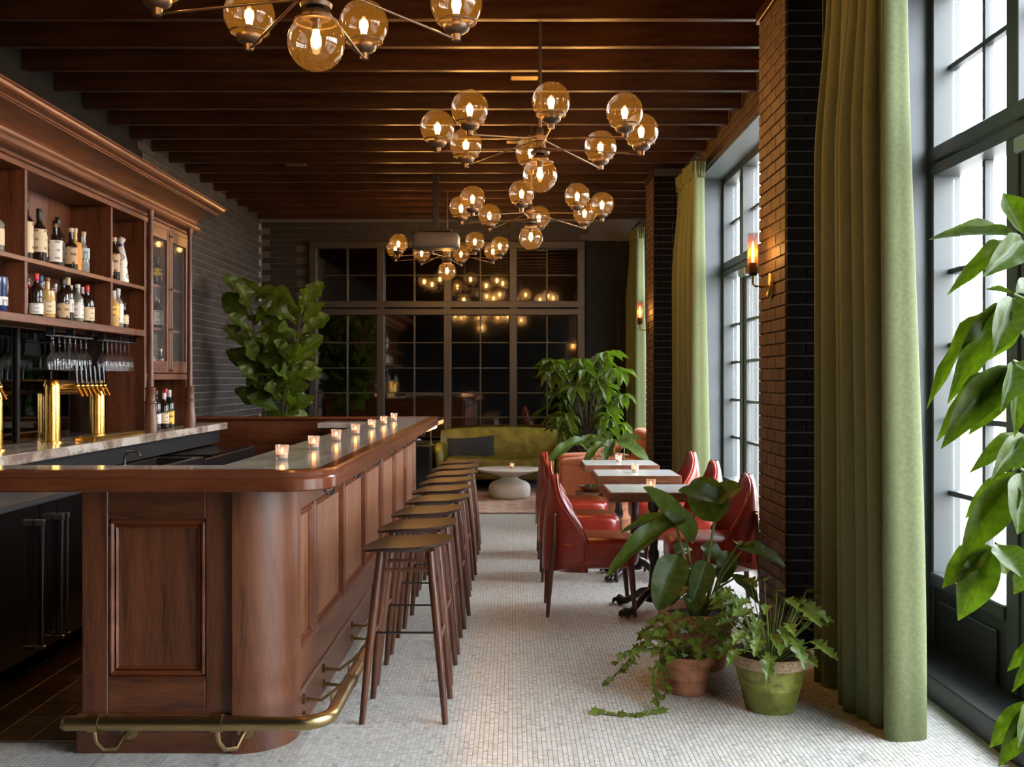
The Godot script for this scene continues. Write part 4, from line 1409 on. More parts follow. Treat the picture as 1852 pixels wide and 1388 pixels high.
# plan of a drawn curtain: s from the added far return to the near end, t from hem to heading; gives (x, d)
func curtain_at(s: float, t: float, x0: float, dn: float, df: float) -> Vector2:
	var tight := smoothstep(0.72, 1.0, t)
	var near := dn + 0.10 * smoothstep(0.0, 1.0, t)
	if s < 0.16:                   # far return to the wall, added to keep window light off the pillar
		var k := s / 0.16
		return Vector2(x0 + (1.835 - x0) * (1.0 - k) * (1.0 - k), df + 0.16 * (1.0 - k) + 0.02 * sin(k * TAU * 2.0))
	var amp := lerpf(0.078, 0.03, tight)
	if s < 0.80:                   # folds along the opening
		var k := (s - 0.16) / 0.64
		var ph := PI * 7.0 * (k + 0.03 * sin(k * 7.0 + x0 * 9.0)) + 0.12 * sin(t * 3.0 + k * 6.0)
		var a := amp * (0.85 + 0.3 * sin(k * 11.0 + 1.0)) * smoothstep(0.0, 0.06, k)
		return Vector2(x0 + 0.05 - a * (2.0 * pow(absf(sin(ph)), 0.8) - 0.75), lerpf(df, near + 0.14, k) + 0.022 * sin(2.0 * ph))
	var k2 := (s - 0.80) / 0.20    # broad last fold turns round towards the window
	var an := PI * 1.12 * k2
	var r := lerpf(0.088, 0.055, smoothstep(0.1, 1.0, t)) * (1.0 + 0.13 * sin(3.0 * an - 0.6 + 0.5 * sin(t * 4.0)))
	var o := Vector2(x0 + 0.075 - r * cos(an), near + 0.085 - r * sin(an))
	return Vector2(x0 + 0.05 + 0.675 * amp, near + 0.14).lerp(o, smoothstep(0.0, 0.16, k2))


func curtains() -> void:
	for c in [[4.00, 4.86, 1.475, "wide green velvet curtain hanging beside the plant pots"], [9.06, 9.92, 1.60, "green velvet curtain hanging behind the red leather chairs"], [13.02, 13.70, 1.57, "narrow green velvet curtain hanging in the back corner of the room"]]:
		var cu := thing("curtain", c[3], "curtain", Vector3.ZERO, 0.0, "green velvet curtains")
		var rows := []
		for j in 33:
			var t := float(j) / 32
			var row := []
			for i in 281:
				var p := curtain_at(i / 280.0, t, c[2], c[0], c[1])
				row.append(P(p.x, lerpf(-0.001, 3.30, t), p.y))
			rows.append(row)
		var b := B.new()
		b.grid(rows)
		part("cloth", b, M.curtain, cu)
		# pinch pleats gathered on the track
		b = B.new()
		rows = []
		for j in 6:
			var t := float(j) / 5
			var row := []
			for i in 361:
				var s := 0.04 + 0.93 * i / 360.0
				var p := curtain_at(s, 1.0, c[2], c[0], c[1])
				var p2 := curtain_at(s + 0.004, 1.0, c[2], c[0], c[1])
				var nn := (p2 - p).orthogonal().normalized()
				var pinch := 1.0 - 0.7 * exp(-pow((t - 0.25) / 0.18, 2.0))
				p += nn * (0.006 + 0.016 * sin(TAU * 34.0 * s) * pinch)
				row.append(P(p.x, 3.24 + 0.145 * t, p.y))
			rows.append(row)
		b.grid(rows)
		part("pleated_heading", b, M.curtain, cu)
		bx("track", cu, M.black, c[2] + 0.03, c[2] + 0.06, 3.385, 3.43, c[0] - 0.05, c[1] + 0.05)


# ---------------------------------------------------------------- dining corner

func dining() -> void:
	var ch := thing("dining_chair", "red leather chair facing the windows, at the table beside the plants", "chair", P(0.475, 0, 6.31), 0.0, "red leather dining chairs")
	var b := B.new()
	b.sup(Vector3(0.03, 0.375, 0), Vector3(0.265, 0.098, 0.228), 0.42, 0.45, 40, 20)
	part("seat", b, M.red, ch)
	var rows := []
	for j in 23:
		var v := float(j) / 22
		var y := lerpf(0.265, 0.835, v)
		var w := 0.232 * sqrt(maxf(0.0, 1.0 - pow(maxf(0.0, (v - 0.28) / 0.722), 2.2)))
		var wrap := lerpf(0.235, 0.03, pow(smoothstep(0.25, 1.0, v), 0.8))
		var xb := -0.288 + 0.045 * v * v
		var row := []
		for i in 25:
			var s := -1.0 + i / 12.0
			row.append(Vector3(xb + wrap * pow(absf(s), 2.4), y + 0.075 * pow(absf(s), 4.0) * pow(1.0 - v, 2.0), w * sin(s * 1.35) / sin(1.35)))
		for i in 25:
			var s := 1.0 - i / 12.0
			row.append(Vector3(xb + 0.034 + (wrap - 0.004) * pow(absf(s), 2.4), y + 0.075 * pow(absf(s), 4.0) * pow(1.0 - v, 2.0), (w - 0.012 * w / 0.232) * sin(s * 1.35) / sin(1.35)))
		row.append(row[0])
		rows.append(row)
	b = B.new()
	b.grid(rows, true, true)
	b.grid([rows[0], rows[0].map(func(p): return Vector3(p.x * 0.9, 0.262, p.z * 0.8))], true, false)
	part("backrest", b, M.red, ch)
	b = B.new()
	var rim := []
	for j in 23: rim.append(rows[j][0].lerp(rows[j][49], 0.5))
	for j in 23: rim.append(rows[22 - j][24].lerp(rows[22 - j][25], 0.5))
	b.tube(rim, 0.007, 6)
	part("piping", b, M.red, ch)
	for z in [-0.195, 0.195]:
		b = B.new()
		var zz := signf(z)
		b.tube([Vector3(-0.262, 0.0, z), Vector3(-0.245, 0.27, z * 1.02), Vector3(-0.225, 0.45, z * 1.03), Vector3(-0.22, 0.63, z * 0.95)], [0.011, 0.02, 0.018, 0.012], 10)
		var lg := part("leg", b, M.leg_wood, ch)
		b = B.new()
		b.ball(Vector3(-0.215, 0.615, z * 0.985 + 0.012 * zz), 0.009, 8)
		part("stud", b, M.brass, lg)
		b = B.new()
		b.tube([Vector3(0.262, 0.0, z), Vector3(0.245, 0.20, z * 1.02), Vector3(0.235, 0.33, z * 1.02)], [0.011, 0.019, 0.021], 10)
		part("leg", b, M.leg_wood, ch)
	var who := ["beside the plants", "in the middle of the row", "beside the peach armchair"]
	for k in 3:
		var d: float = [6.31, 7.36, 8.27][k]
		if k > 0:
			again(ch, P(0.475, 0, d), 0.0, "red leather chair facing the windows, at the table " + who[k])
		again(ch, P(1.245, 0, d + 0.02), PI, "red leather chair facing the bar, at the table " + who[k])
	# tables
	var tb := thing("dining_table", "square walnut-edged table on an iron pedestal, beside the plants", "table", P(0.87, 0, 6.29), 0.0, "pedestal dining tables")
	b = B.new()
	b.box(Vector3(0, 0.722, 0), Vector3(0.59, 0.055, 0.49), 0.003)
	part("wooden_top", b, M.table_wood, tb)
	b = B.new()
	b.box(Vector3(0, 0.7505, 0), Vector3(0.568, 0.003, 0.468), 0.001)
	part("stone_inlay", b, M.table_top, tb)
	b = B.new()
	b.lathe([Vector2(0, 0.06), Vector2(0.055, 0.06), Vector2(0.052, 0.10), Vector2(0.034, 0.13), Vector2(0.034, 0.15), Vector2(0.028, 0.17), Vector2(0.024, 0.30), Vector2(0.034, 0.32), Vector2(0.034, 0.36), Vector2(0.026, 0.38), Vector2(0.024, 0.60), Vector2(0.035, 0.63), Vector2(0.035, 0.68), Vector2(0.085, 0.69), Vector2(0.085, 0.695), Vector2(0, 0.695)], 20)
	part("pedestal", b, M.iron, tb)
	for k in 4:
		var a := PI / 4 + PI / 2 * k
		var o := Vector3(cos(a), 0, sin(a))
		b = B.new()
		b.tube([o * 0.03 + Vector3(0, 0.12, 0), o * 0.09 + Vector3(0, 0.105, 0), o * 0.16 + Vector3(0, 0.06, 0), o * 0.22 + Vector3(0, 0.028, 0), o * 0.27 + Vector3(0, 0.032, 0), o * 0.29 + Vector3(0, 0.022, 0)], [0.026, 0.024, 0.02, 0.022, 0.03, 0.012], 10)
		var sd := Vector3(-o.z, 0, o.x)
		for w in [-1, 0, 1]:
			b.tube([o * 0.265 + sd * 0.018 * w + Vector3(0, 0.04, 0), o * (0.30 - 0.008 * absf(w)) + sd * 0.026 * w + Vector3(0, 0.03, 0), o * (0.31 - 0.01 * absf(w)) + sd * 0.028 * w + Vector3(0, 0.008, 0)], [0.012, 0.011, 0.006], 6)
		part("claw_foot", b, M.iron, tb)
	again(tb, P(0.885, 0, 7.36), 0.0, "square walnut-edged table on an iron pedestal, in the middle of the row")
	again(tb, P(0.86, 0, 8.25), 0.0, "square walnut-edged table on an iron pedestal, beside the peach armchair")
	for k in 3:
		votive("speckled glass votive candle on the dining table " + who[k], [P(0.845, 0.752, 6.22), P(0.885, 0.752, 7.36), P(0.86, 0.752, 8.25)][k], "votive candles on the tables")


# ---------------------------------------------------------------- lounge

func lounge() -> void:
	var rg := thing("rug", "faded red and cream patterned rug under the stone coffee table", "rug", P(0.25, 0, 12.1))
	bx("border", rg, M.basket, -1.21, 1.21, 0.0005, 0.008, -1.30, 1.30)
	var b := B.new()
	b.face(P(-1.195, 0.0085, -1.285), P(1.195, 0.0085, -1.285), P(1.195, 0.0085, 1.285), P(-1.195, 0.0085, 1.285), Vector3.UP)
	part("pile", b, M.rug, rg)

	var so := thing("sofa", "olive green leather sofa with curved slim arms against the back wall", "sofa", P(-0.15, 0.0085, 13.2))
	b = B.new()
	b.sup(Vector3(0, 0.335, 0.03), Vector3(0.70, 0.105, 0.40), 0.3, 0.3, 40, 18)
	part("seat", b, M.green_leather, so)
	b = B.new()
	var rows := []
	for j in 15:
		var t := float(j) / 14
		var row := []
		for i in 33:
			var s := -1.0 + i / 16.0
			var top := 0.79 - 0.05 * pow(absf(s), 3.0)
			row.append(Vector3(0.79 * s, lerpf(0.20, top, sin(t * PI / 2)), -0.28 - 0.10 * t * t + 0.06 * pow(absf(s), 4.0)))
		rows.append(row)
	for j in 6:
		var t := (j + 1.0) / 6
		var row := []
		for i in 33:
			var s := -1.0 + i / 16.0
			var top := 0.79 - 0.05 * pow(absf(s), 3.0)
			row.append(Vector3(0.79 * s, top - 0.5 * t * t, -0.38 - 0.14 * sin(t * PI / 2) + 0.06 * pow(absf(s), 4.0)))
		rows.append(row)
	b.grid(rows)
	for e in [0, 32]:
		b.grid([rows.slice(0, 15).map(func(r): return r[e]), rows.slice(0, 15).map(func(r): return Vector3(r[e].x, r[e].y, r[e].z - 0.10))])
	part("backrest", b, M.green_leather, so)
	for s in [-1, 1]:
		b = B.new()
		b.t = Transform3D(Basis(Vector3.BACK, -0.12 * s), Vector3(0.76 * s, 0.36, -0.02))
		b.sup(Vector3.ZERO, Vector3(0.075, 0.24, 0.36), 0.55, 0.5, 24, 16)
		part("armrest", b, M.green_leather, so)
	b = B.new()
	b.sup(Vector3(0, 0.21, 0.0), Vector3(0.72, 0.06, 0.38), 0.25, 0.3, 36, 12)
	part("base", b, M.green_leather, so)
	for x in [-0.62, 0.62]:
		for z in [-0.3, 0.3]:
			b = B.new()
			b.tube([Vector3(x, 0, z), Vector3(x, 0.17, z)], [0.014, 0.022], 10)
			part("leg", b, M.leg_wood, so)
	b = B.new()
	b.t = Transform3D(Basis(Vector3.RIGHT, -0.35).rotated(Vector3.BACK, 0.06), Vector3.ZERO)
	var rows_p := []
	for w in [1.0, -1.0]:
		var rr := []
		for j in 15:
			var row := []
			for i in 21:
				var px := -1.0 + i / 10.0
				var py := -1.0 + j / 7.0
				var bulge := pow(maxf(0.0, (1.0 - pow(absf(px), 3.0)) * (1.0 - pow(absf(py), 3.0))), 0.6)
				var pinch := 1.0 - 0.06 * (1.0 - bulge)
				row.append(Vector3(px * 0.31 * (1.0 - 0.05 * (1.0 - py * py)), py * 0.155 * (1.0 - 0.10 * (1.0 - px * px)), w * 0.06 * bulge * pinch))
			rr.append(row)
		b.grid(rr, false, w < 0)
	var pl := part("cushion", b, M.navy, self)
	pl.name = numbered("cushion")
	pl.position = P(-0.53, 0.535, 13.20)
	tag(pl, "dark navy fabric cushion leaning on the green sofa", "cushion")

	var ct := thing("coffee_table", "round pale stone coffee table with pinched waist and fluted foot", "table", P(-0.03, 0.0085, 12.22))
	b = B.new()
	b.lathe([Vector2(0, 0), Vector2(0.215, 0), Vector2(0.245, 0.025), Vector2(0.252, 0.07), Vector2(0.252, 0.12), Vector2(0.238, 0.165), Vector2(0.20, 0.195), Vector2(0.14, 0.215), Vector2(0.105, 0.235)], 200, 40, 0.045, 0.2)
	part("foot", b, M.concrete, ct)
	b = B.new()
	b.lathe([Vector2(0.105, 0.235), Vector2(0.105, 0.25), Vector2(0.14, 0.268), Vector2(0.26, 0.30), Vector2(0.36, 0.325), Vector2(0.385, 0.338), Vector2(0.385, 0.35), Vector2(0, 0.352)], 48)
	part("top", b, M.concrete, ct)
	votive("speckled glass votive candle on the round coffee table", P(0.0, 0.361, 12.22), "votive candles on the tables")

	# peach velvet armchair, side on, facing the coffee table
	var ar := thing("armchair", "peach velvet armchair turned towards the coffee table", "armchair", P(0.98, 0.0085, 11.62))
	b = B.new()
	b.sup(Vector3(-0.02, 0.30, 0), Vector3(0.40, 0.13, 0.27), 0.35, 0.3, 32, 16)
	part("seat", b, M.peach, ar)
	for s in [-1, 1]:
		b = B.new()
		b.sup(Vector3(-0.02, 0.28, 0.33 * s), Vector3(0.41, 0.26, 0.085), 0.3, 0.35, 32, 16)
		var am := part("armrest", b, M.peach, ar)
		b = B.new()
		b.sup(Vector3(-0.02, 0.505, 0.335 * s), Vector3(0.425, 0.055, 0.10), 0.7, 0.4, 28, 14)
		part("arm_roll", b, M.peach, am)
	b = B.new()
	b.t = Transform3D(Basis(Vector3.BACK, -0.16), Vector3(0.36, 0.0, 0))
	b.sup(Vector3(0.05, 0.45, 0), Vector3(0.10, 0.40, 0.36), 0.4, 0.4, 28, 18)
	b.sup(Vector3(0.06, 0.80, 0), Vector3(0.125, 0.075, 0.37), 0.8, 0.4, 28, 14)
	part("backrest", b, M.peach, ar)
	b = B.new()
	for k in 5:
		b.t = Transform3D(Basis(Vector3.BACK, 0.5 - 0.12 * k), Vector3(0.20 - 0.10 * k, 0.60 - 0.045 * k, 0.08 + 0.02 * k))
		b.sup(Vector3.ZERO, Vector3(0.10, 0.055, 0.25), 0.7, 0.6, 20, 10)
	b.t = Transform3D()
	var bk := part("folded_throw", b, M.peach, self)
	bk.name = numbered("throw_blanket")
	bk.position = P(0.95, 0.05, 11.62)
	tag(bk, "rumpled peach velvet throw lying in the armchair", "blanket")
	for x in [-0.34, 0.34]:
		for z in [-0.3, 0.3]:
			b = B.new()
			b.tube([Vector3(x, 0, z), Vector3(x, 0.06, z)], 0.02, 8)
			part("leg", b, M.leg_wood, ar)

	# black side cabinet with a small lamp, past the end of the bar
	var sc := thing("side_cabinet", "low black cabinet between the bar end and the green sofa", "cabinet", P(-1.28, 0, 12.9))
	bx("body", sc, M.black, -0.30, 0.28, 0.04, 0.60, -0.3, 0.3, 0.006)
	bx("plinth", sc, M.black, -0.27, 0.25, 0.0, 0.04, -0.26, 0.27)
	for s in [[-0.29, -0.015], [-0.005, 0.27]]:
		var dr := bx("door", sc, M.black_gloss, s[0], s[1], 0.06, 0.58, -0.316, -0.302, 0.004)
		bx("knob", dr, M.brass_old, (-0.03 if s[0] < -0.1 else 0.01), (-0.012 if s[0] < -0.1 else 0.028), 0.32, 0.36, -0.33, -0.316, 0.004)
	var lp := thing("table_lamp", "small brass reading lamp with glowing glass tube on the black cabinet", "lamp", P(-1.02, 0.6, 12.85))
	b = B.new()
	b.lathe([Vector2(0, 0), Vector2(0.05, 0), Vector2(0.05, 0.008), Vector2(0.008, 0.014), Vector2(0.006, 0.19), Vector2(0, 0.19)], 20)
	part("stand", b, M.brass_old, lp)
	b = B.new()
	b.tube([Vector3(-0.075, 0.18, 0), Vector3(-0.06, 0.19, 0), Vector3(0.06, 0.235, 0), Vector3(0.075, 0.243, 0)], [0.012, 0.026, 0.026, 0.012], 14)
	var tu := part("glowing_tube", b, M.tube_lamp, lp)
	omni(tu, Vector3(0, 0.213, 0), Color(1.0, 0.72, 0.42), 0.10, 0.02)

	# low wooden stool table with a planted bowl
	var st := thing("side_table", "low round wooden side table behind the dining tables", "table", P(0.74, 0.0, 9.55))
	b = B.new()
	b.lathe([Vector2(0, 0.0), Vector2(0.12, 0.0), Vector2(0.12, 0.02), Vector2(0.05, 0.06), Vector2(0.04, 0.30), Vector2(0.09, 0.34), Vector2(0.15, 0.345), Vector2(0.15, 0.375), Vector2(0, 0.376)], 32)
	part("body", b, M.table_wood, st)
	var bw := thing("planted_bowl", "shallow wooden bowl with small green succulents on the side table", "bowl", P(0.74, 0.376, 9.55))
	b = B.new()
	b.lathe([Vector2(0, 0), Vector2(0.06, 0), Vector2(0.105, 0.03), Vector2(0.12, 0.055), Vector2(0.112, 0.055), Vector2(0.09, 0.035), Vector2(0, 0.035)], 28)
	part("bowl", b, M.table_wood, bw)
	for k in 9:
		b = B.new()
		var a := k * 2.4
		b.ball(Vector3(cos(a) * 0.05 * sqrt(k / 9.0) * 1.3, 0.05, sin(a) * 0.05 * sqrt(k / 9.0) * 1.3), 0.02, 8, 0.8)
		part("succulent", b, M.leaf_umbrella, bw)

	# gridded dark mirror on the back wall
	var w := thing("window_5", "black steel grid of dark antique mirror panes covering the back wall", "mirror", Vector3.ZERO, 0.0, "", "structure")
	var xs := [-2.68, -1.77, -0.87, 0.015, 0.93]
	for i in 5:
		bx("mullion", w, M.mirror_frame, xs[i] - 0.05, xs[i] + 0.05, 0.56, 3.24, 13.76, 13.88, 0.006)
	bx("head", w, M.mirror_frame, -2.73, 0.98, 3.19, 3.28, 13.755, 13.88, 0.006)
	bx("transom", w, M.mirror_frame, -2.73, 0.98, 2.29, 2.375, 13.75, 13.88, 0.006)
	bx("transom", w, M.mirror_frame, -2.73, 0.98, 2.39, 2.48, 13.755, 13.88, 0.006)
	bx("bottom_rail", w, M.mirror_frame, -2.73, 0.98, 0.54, 0.60, 13.755, 13.88, 0.006)
	for i in 4:
		var x0: float = xs[i] + 0.05
		var x1: float = xs[i + 1] - 0.05
		var xm := (x0 + x1) / 2
		bx("muntin", w, M.mirror_frame, xm - 0.009, xm + 0.009, 0.60, 3.19, 13.80, 13.84, 0.002)
		for y in [2.83, 1.92, 1.577, 1.24, 0.91]:
			bx("muntin", w, M.mirror_frame, x0, x1, y - 0.008, y + 0.008, 13.803, 13.84, 0.002)
		var ys := [[0.60, 0.91], [0.91, 1.24], [1.24, 1.577], [1.577, 1.92], [1.92, 2.29], [2.48, 2.83], [2.83, 3.19]]
		for y in ys:
			for h in [[x0, xm], [xm, x1]]:
				b = B.new()
				b.box(Vector3.ZERO, Vector3(h[1] - h[0] - 0.012, y[1] - y[0] - 0.01, 0.006))
				var pn := part("pane", b, M.mirror, w)
				pn.position = P((h[0] + h[1]) / 2, (y[0] + y[1]) / 2, 13.845)
				pn.rotation = Vector3(rng.randf_range(-0.0022, 0.0022), rng.randf_range(-0.0022, 0.0022), 0)


# ---------------------------------------------------------------- plants

# unit leaf along +y, face towards +z; width 1, length 1
func unit_leaf(width: Callable, bend: float, fold: float, wave: float, waves: float, nv := 12, nu := 6, t0 := 0.0) -> ArrayMesh:
	var rows := []
	for j in nv + 1:
		var t := lerpf(t0, 1.0, float(j) / nv)
		var w: float = width.call(t)
		var row := []
		for i in nu + 1:
			var s := -1.0 + 2.0 * i / nu
			var y := t
			var z := -bend * t * t + fold * absf(s) * w + wave * sin(waves * t * TAU + s * 1.5) * absf(s) * w
			row.append(Vector3(s * w, y, z))
		rows.append(row)
	var b := B.new()
	b.grid(rows)
	# texture across the leaf, not along the outline
	for k in b.v.size():
		b.u[k] = Vector2(clampf(b.v[k].x + 0.5, 0.0, 1.0), clampf(b.v[k].y, 0.0, 1.0))
	return b.mesh()


func leaves() -> void:
	var fid := func(t): return maxf(0.012, 0.5 * pow(maxf(0.0, sin(PI * pow(clampf(t, 0, 1), 1.45))), 0.62) * (0.86 + 0.14 * cos(TAU * t * 1.3 + 2.2)))
	L.fig = [unit_leaf(fid, 0.12, 0.25, 0.16, 2.5), unit_leaf(fid, 0.32, 0.15, 0.2, 2.0), unit_leaf(fid, -0.05, 0.35, 0.14, 3.0)]
	var ell := func(t): return maxf(0.010, 0.5 * pow(maxf(0.0, sin(PI * pow(clampf(t, 0, 1), 0.92))), 0.85) * (1.0 - 0.25 * pow(t, 5.0)))
	L.ell = [unit_leaf(ell, 0.15, 0.3, 0.05, 2.0), unit_leaf(ell, 0.38, 0.25, 0.10, 2.5), unit_leaf(ell, 0.02, 0.4, 0.07, 1.5)]
	var hrt := func(t): return maxf(0.006, 0.5 * sqrt(maxf(0.0, 1.0 - pow((t - 0.24) / 0.765, 2.0))) * (1.0 - 0.2 * pow(maxf(t, 0), 4.0)) if t > 0.24 else 0.5 * sqrt(maxf(0.0, 1.0 - pow((t - 0.24) / 0.40, 2.0))))
	L.hrt = [unit_leaf(hrt, 0.16, 0.28, 0.04, 2.0, 16, 8, -0.15), unit_leaf(hrt, 0.40, 0.18, 0.06, 2.0, 16, 8, -0.15), unit_leaf(hrt, -0.06, 0.4, 0.05, 1.5, 16, 8, -0.15)]
	var lob := func(t): return maxf(0.02, 0.5 * pow(maxf(0.0, sin(PI * pow(clampf(t, 0, 1), 0.8))), 0.7) * (0.74 + 0.26 * sin(TAU * t * 4.5)))
	L.lob = [unit_leaf(lob, 0.22, 0.3, 0.14, 3.0, 20), unit_leaf(lob, 0.5, 0.2, 0.14, 2.5, 20), unit_leaf(lob, 0.05, 0.4, 0.12, 3.5, 20)]
	# ivy: five points
	var b := B.new()
	var rim := [[0.0, 0.02], [0.20, -0.08], [0.44, 0.06], [0.30, 0.22], [0.52, 0.50], [0.24, 0.48], [0.0, 1.0], [-0.24, 0.48], [-0.52, 0.50], [-0.30, 0.22], [-0.44, 0.06], [-0.20, -0.08]]
	var c := b.vert(Vector3(0, 0.3, 0.0), Vector3.BACK, Vector2(0.5, 0.3))
	var ids := []
	for r in rim:
		ids.append(b.vert(Vector3(r[0], r[1], 0.14 * absf(r[0]) - 0.12 * r[1] * r[1]), Vector3(-0.2 * r[0], 0.2 * r[1], 1).normalized(), Vector2(r[0] + 0.5, clampf(r[1], 0, 1))))
	for i in rim.size():
		b.tri(c, ids[i], ids[(i + 1) % rim.size()])
	L.ivy = [b.mesh()]


func leaf(parent: Node, kind: String, m: Material, base: Vector3, tip: Vector3, width: float, facing: Vector3, variant := 0) -> MeshInstance3D:
	var y := tip - base
	var z := (facing - y.normalized() * facing.dot(y.normalized()))
	z = z.normalized() if z.length() > 0.01 else y.cross(Vector3.RIGHT).normalized()
	var x := y.normalized().cross(z)
	var o := piece("leaf", L[kind][variant % L[kind].size()], m, parent)
	o.transform = Transform3D(Basis(x * width, y, z * y.length()), base)
	return o


func stalk(parent: Node, called: String, pts: Array, r0: float, r1: float, m: Material) -> void:
	var b := B.new()
	var rr := []
	for i in pts.size():
		rr.append(lerpf(r0, r1, float(i) / (pts.size() - 1)))
	b.tube(pts, rr, 7)
	part(called, b, m, parent)


func pot(parent: Node, rim: float, foot: float, h: float, m: Material, rim_m: Material, band := 0.22) -> void:
	var b := B.new()
	var rh := h * band
	var at := func(y): return lerpf(foot, rim * 0.92, y / h)
	b.lathe([Vector2(0, 0), Vector2(foot * 0.97, 0), Vector2(foot, 0.004), Vector2(at.call(h * 0.40), h * 0.40), Vector2(at.call(h * 0.40) + 0.003, h * 0.41), Vector2(at.call(h * 0.43) + 0.002, h * 0.43), Vector2(at.call(h * 0.44), h * 0.445), Vector2(at.call(h - rh), h - rh)], 40)
	part("pot", b, m, parent)
	b = B.new()
	b.lathe([Vector2(at.call(h - rh), h - rh), Vector2(rim * 0.955, h - rh + 0.002), Vector2(rim * 0.975, h - rh * 0.8), Vector2(rim * 0.965, h - rh * 0.55), Vector2(rim, h - rh * 0.4), Vector2(rim, h - 0.004), Vector2(rim - 0.006, h), Vector2(rim * 0.93, h), Vector2(rim * 0.90, h - rh * 0.6)], 40)
	part("rim", b, rim_m, parent)
	b = B.new()
	b.lathe([Vector2(rim * 0.92, h - rh * 0.6), Vector2(0, h - rh * 0.5)], 28)
	part("soil", b, M.soil, parent)


func plants() -> void:
	var r := RandomNumberGenerator.new()
	r.seed = 5
	# fiddle-leaf fig behind the far leg of the bar
	var fg := thing("fiddle_leaf_fig", "large fiddle-leaf fig tree in the corner behind the bar", "plant", P(-2.62, 0, 11.3))
	pot(fg, 0.26, 0.20, 0.42, M.basket, M.basket)
	var tops := []
	for k in 4:
		var a: float = [2.6, 0.4, 4.4, 5.6][k]
		var h: float = [2.32, 2.22, 1.75, 1.60][k]
		var sp: float = [0.30, 0.34, 0.42, 0.16][k]
		var p1 := Vector3(cos(a) * sp * 0.5, h * 0.55, sin(a) * sp * 0.4)
		var p2 := Vector3(cos(a) * sp, h, sin(a) * sp * 0.6)
		stalk(fg, "stem", [Vector3(0.03 * k, 0.30, 0), p1, p2], 0.016, 0.006, M.bark)
		tops.append([p1, p2])
		for i in 24:
			var t := 0.05 + 0.95 * i / 23.0
			var at := p1.lerp(p2, t)
			var ang := i * 2.4 + k
			var up := 0.25 + 0.7 * t + r.randf_range(-0.6, 0.4)
			var dir := Vector3(cos(ang), up, sin(ang)).normalized()
			var ln := r.randf_range(0.28, 0.43)
			var bs := at + dir * 0.05
			leaf(fg, "fig", M.leaf_fig, bs, bs + dir * ln, ln * r.randf_range(0.55, 0.70), (Vector3.UP * 0.5 + Vector3(r.randf_range(-0.5, 0.7), 0, 0.7)), r.randi_range(0, 2))
	# umbrella tree beside the sofa
	var um := thing("umbrella_tree", "dark glossy umbrella tree between the sofa and the peach armchair", "plant", P(0.92, 0.0085, 12.6))
	pot(um, 0.20, 0.15, 0.36, M.terracotta, M.terracotta)
	for k in 40:
		var a := k * 2.4
		var h := 0.75 + 1.0 * r.randf()
		var sp := 0.16 + 0.30 * sqrt(r.randf())
		var hub := Vector3(cos(a) * sp, h, sin(a) * sp * 0.8)
		stalk(um, "stem", [Vector3(0, 0.30, 0), Vector3(cos(a) * 0.06, h * 0.6, sin(a) * 0.06), hub + Vector3(0, -0.03, 0), hub], 0.007, 0.003, M.bark)
		for i in 7:
			var la := i * TAU / 7 + k
			var dir := Vector3(cos(la), -0.45 + 0.25 * r.randf() - (0.6 if i % 3 == 0 else 0.0), sin(la)).normalized()
			var ln := r.randf_range(0.20, 0.30)
			leaf(um, "ell", M.leaf_umbrella, hub + dir * 0.015, hub + dir * ln, ln * 0.36, Vector3.UP, r.randi_range(0, 2))

	# terracotta pot with split-leaf philodendron, in front of the chairs
	var ph := thing("philodendron", "tall broad-leaved philodendron in a large terracotta pot", "plant", P(0.925, 0, 5.08))
	pot(ph, 0.20, 0.13, 0.285, M.terracotta, M.terracotta, 0.24)
	for a in PHILO:
		var base := Vector3(a[0], a[1], a[2])
		var tip := Vector3(a[3], a[4], a[5])
		leaf(ph, "hrt", M.leaf_philo, base, tip, a[6], Vector3(a[7], a[8], a[9]), a[10])
		var foot := Vector3(base.x * 0.18, 0.24, base.z * 0.2)
		stalk(ph, "stem", [foot, foot.lerp(base, 0.45) + Vector3(0, 0.06, 0), base], 0.008, 0.0045, M.stem)
	for k in 7:       # low dark leaves filling the pot
		var a := k * 2.4
		var bs := Vector3(cos(a) * 0.10, 0.36 + 0.05 * (k % 3), sin(a) * 0.10)
		var tp := bs + Vector3(cos(a) * 0.13, -0.03, sin(a) * 0.13)
		leaf(ph, "hrt", M.leaf_philo, bs, tp, 0.11, Vector3.UP, k)
		stalk(ph, "stem", [Vector3(cos(a) * 0.03, 0.24, sin(a) * 0.03), bs], 0.006, 0.004, M.stem)

	# lobed plant in the green glazed pot
	var lo := thing("lobed_plant", "bushy lobed-leaf plant in a moss green glazed pot", "plant", P(1.115, 0, 4.42))
	pot(lo, 0.178, 0.105, 0.245, M.green_pot, M.chalk, 0.2)
	for k in 84:
		var a := k * 2.39996
		var u := r.randf()
		var el := lerpf(1.35, 0.15, u)
		var ln := r.randf_range(0.17, 0.30) * lerpf(1.05, 0.95, u)
		var dir := Vector3(cos(a) * cos(el), sin(el), sin(a) * cos(el))
		var bs := Vector3(cos(a) * 0.05, 0.23, sin(a) * 0.05) + dir * ln
		var td := (dir * 0.5 + Vector3(cos(a), -0.5 - 0.4 * r.randf(), sin(a)) * 0.7).normalized()
		var l2 := r.randf_range(0.075, 0.135)
		var tp := bs + td * l2
		if tp.x > 0.26 or tp.x < -0.27:      # clear of the curtain and the ivy
			continue
		leaf(lo, "lob", M.leaf_lobed, bs, bs + td * l2, l2 * 0.62, Vector3.UP + Vector3(0, 0, 0.5), r.randi_range(0, 2))
		stalk(lo, "stem", [Vector3(cos(a) * 0.03, 0.20, sin(a) * 0.03), Vector3(cos(a) * 0.04, 0.22, sin(a) * 0.04) + dir * ln * 0.55 + Vector3(0, 0.012, 0), bs], 0.003, 0.002, M.stem)

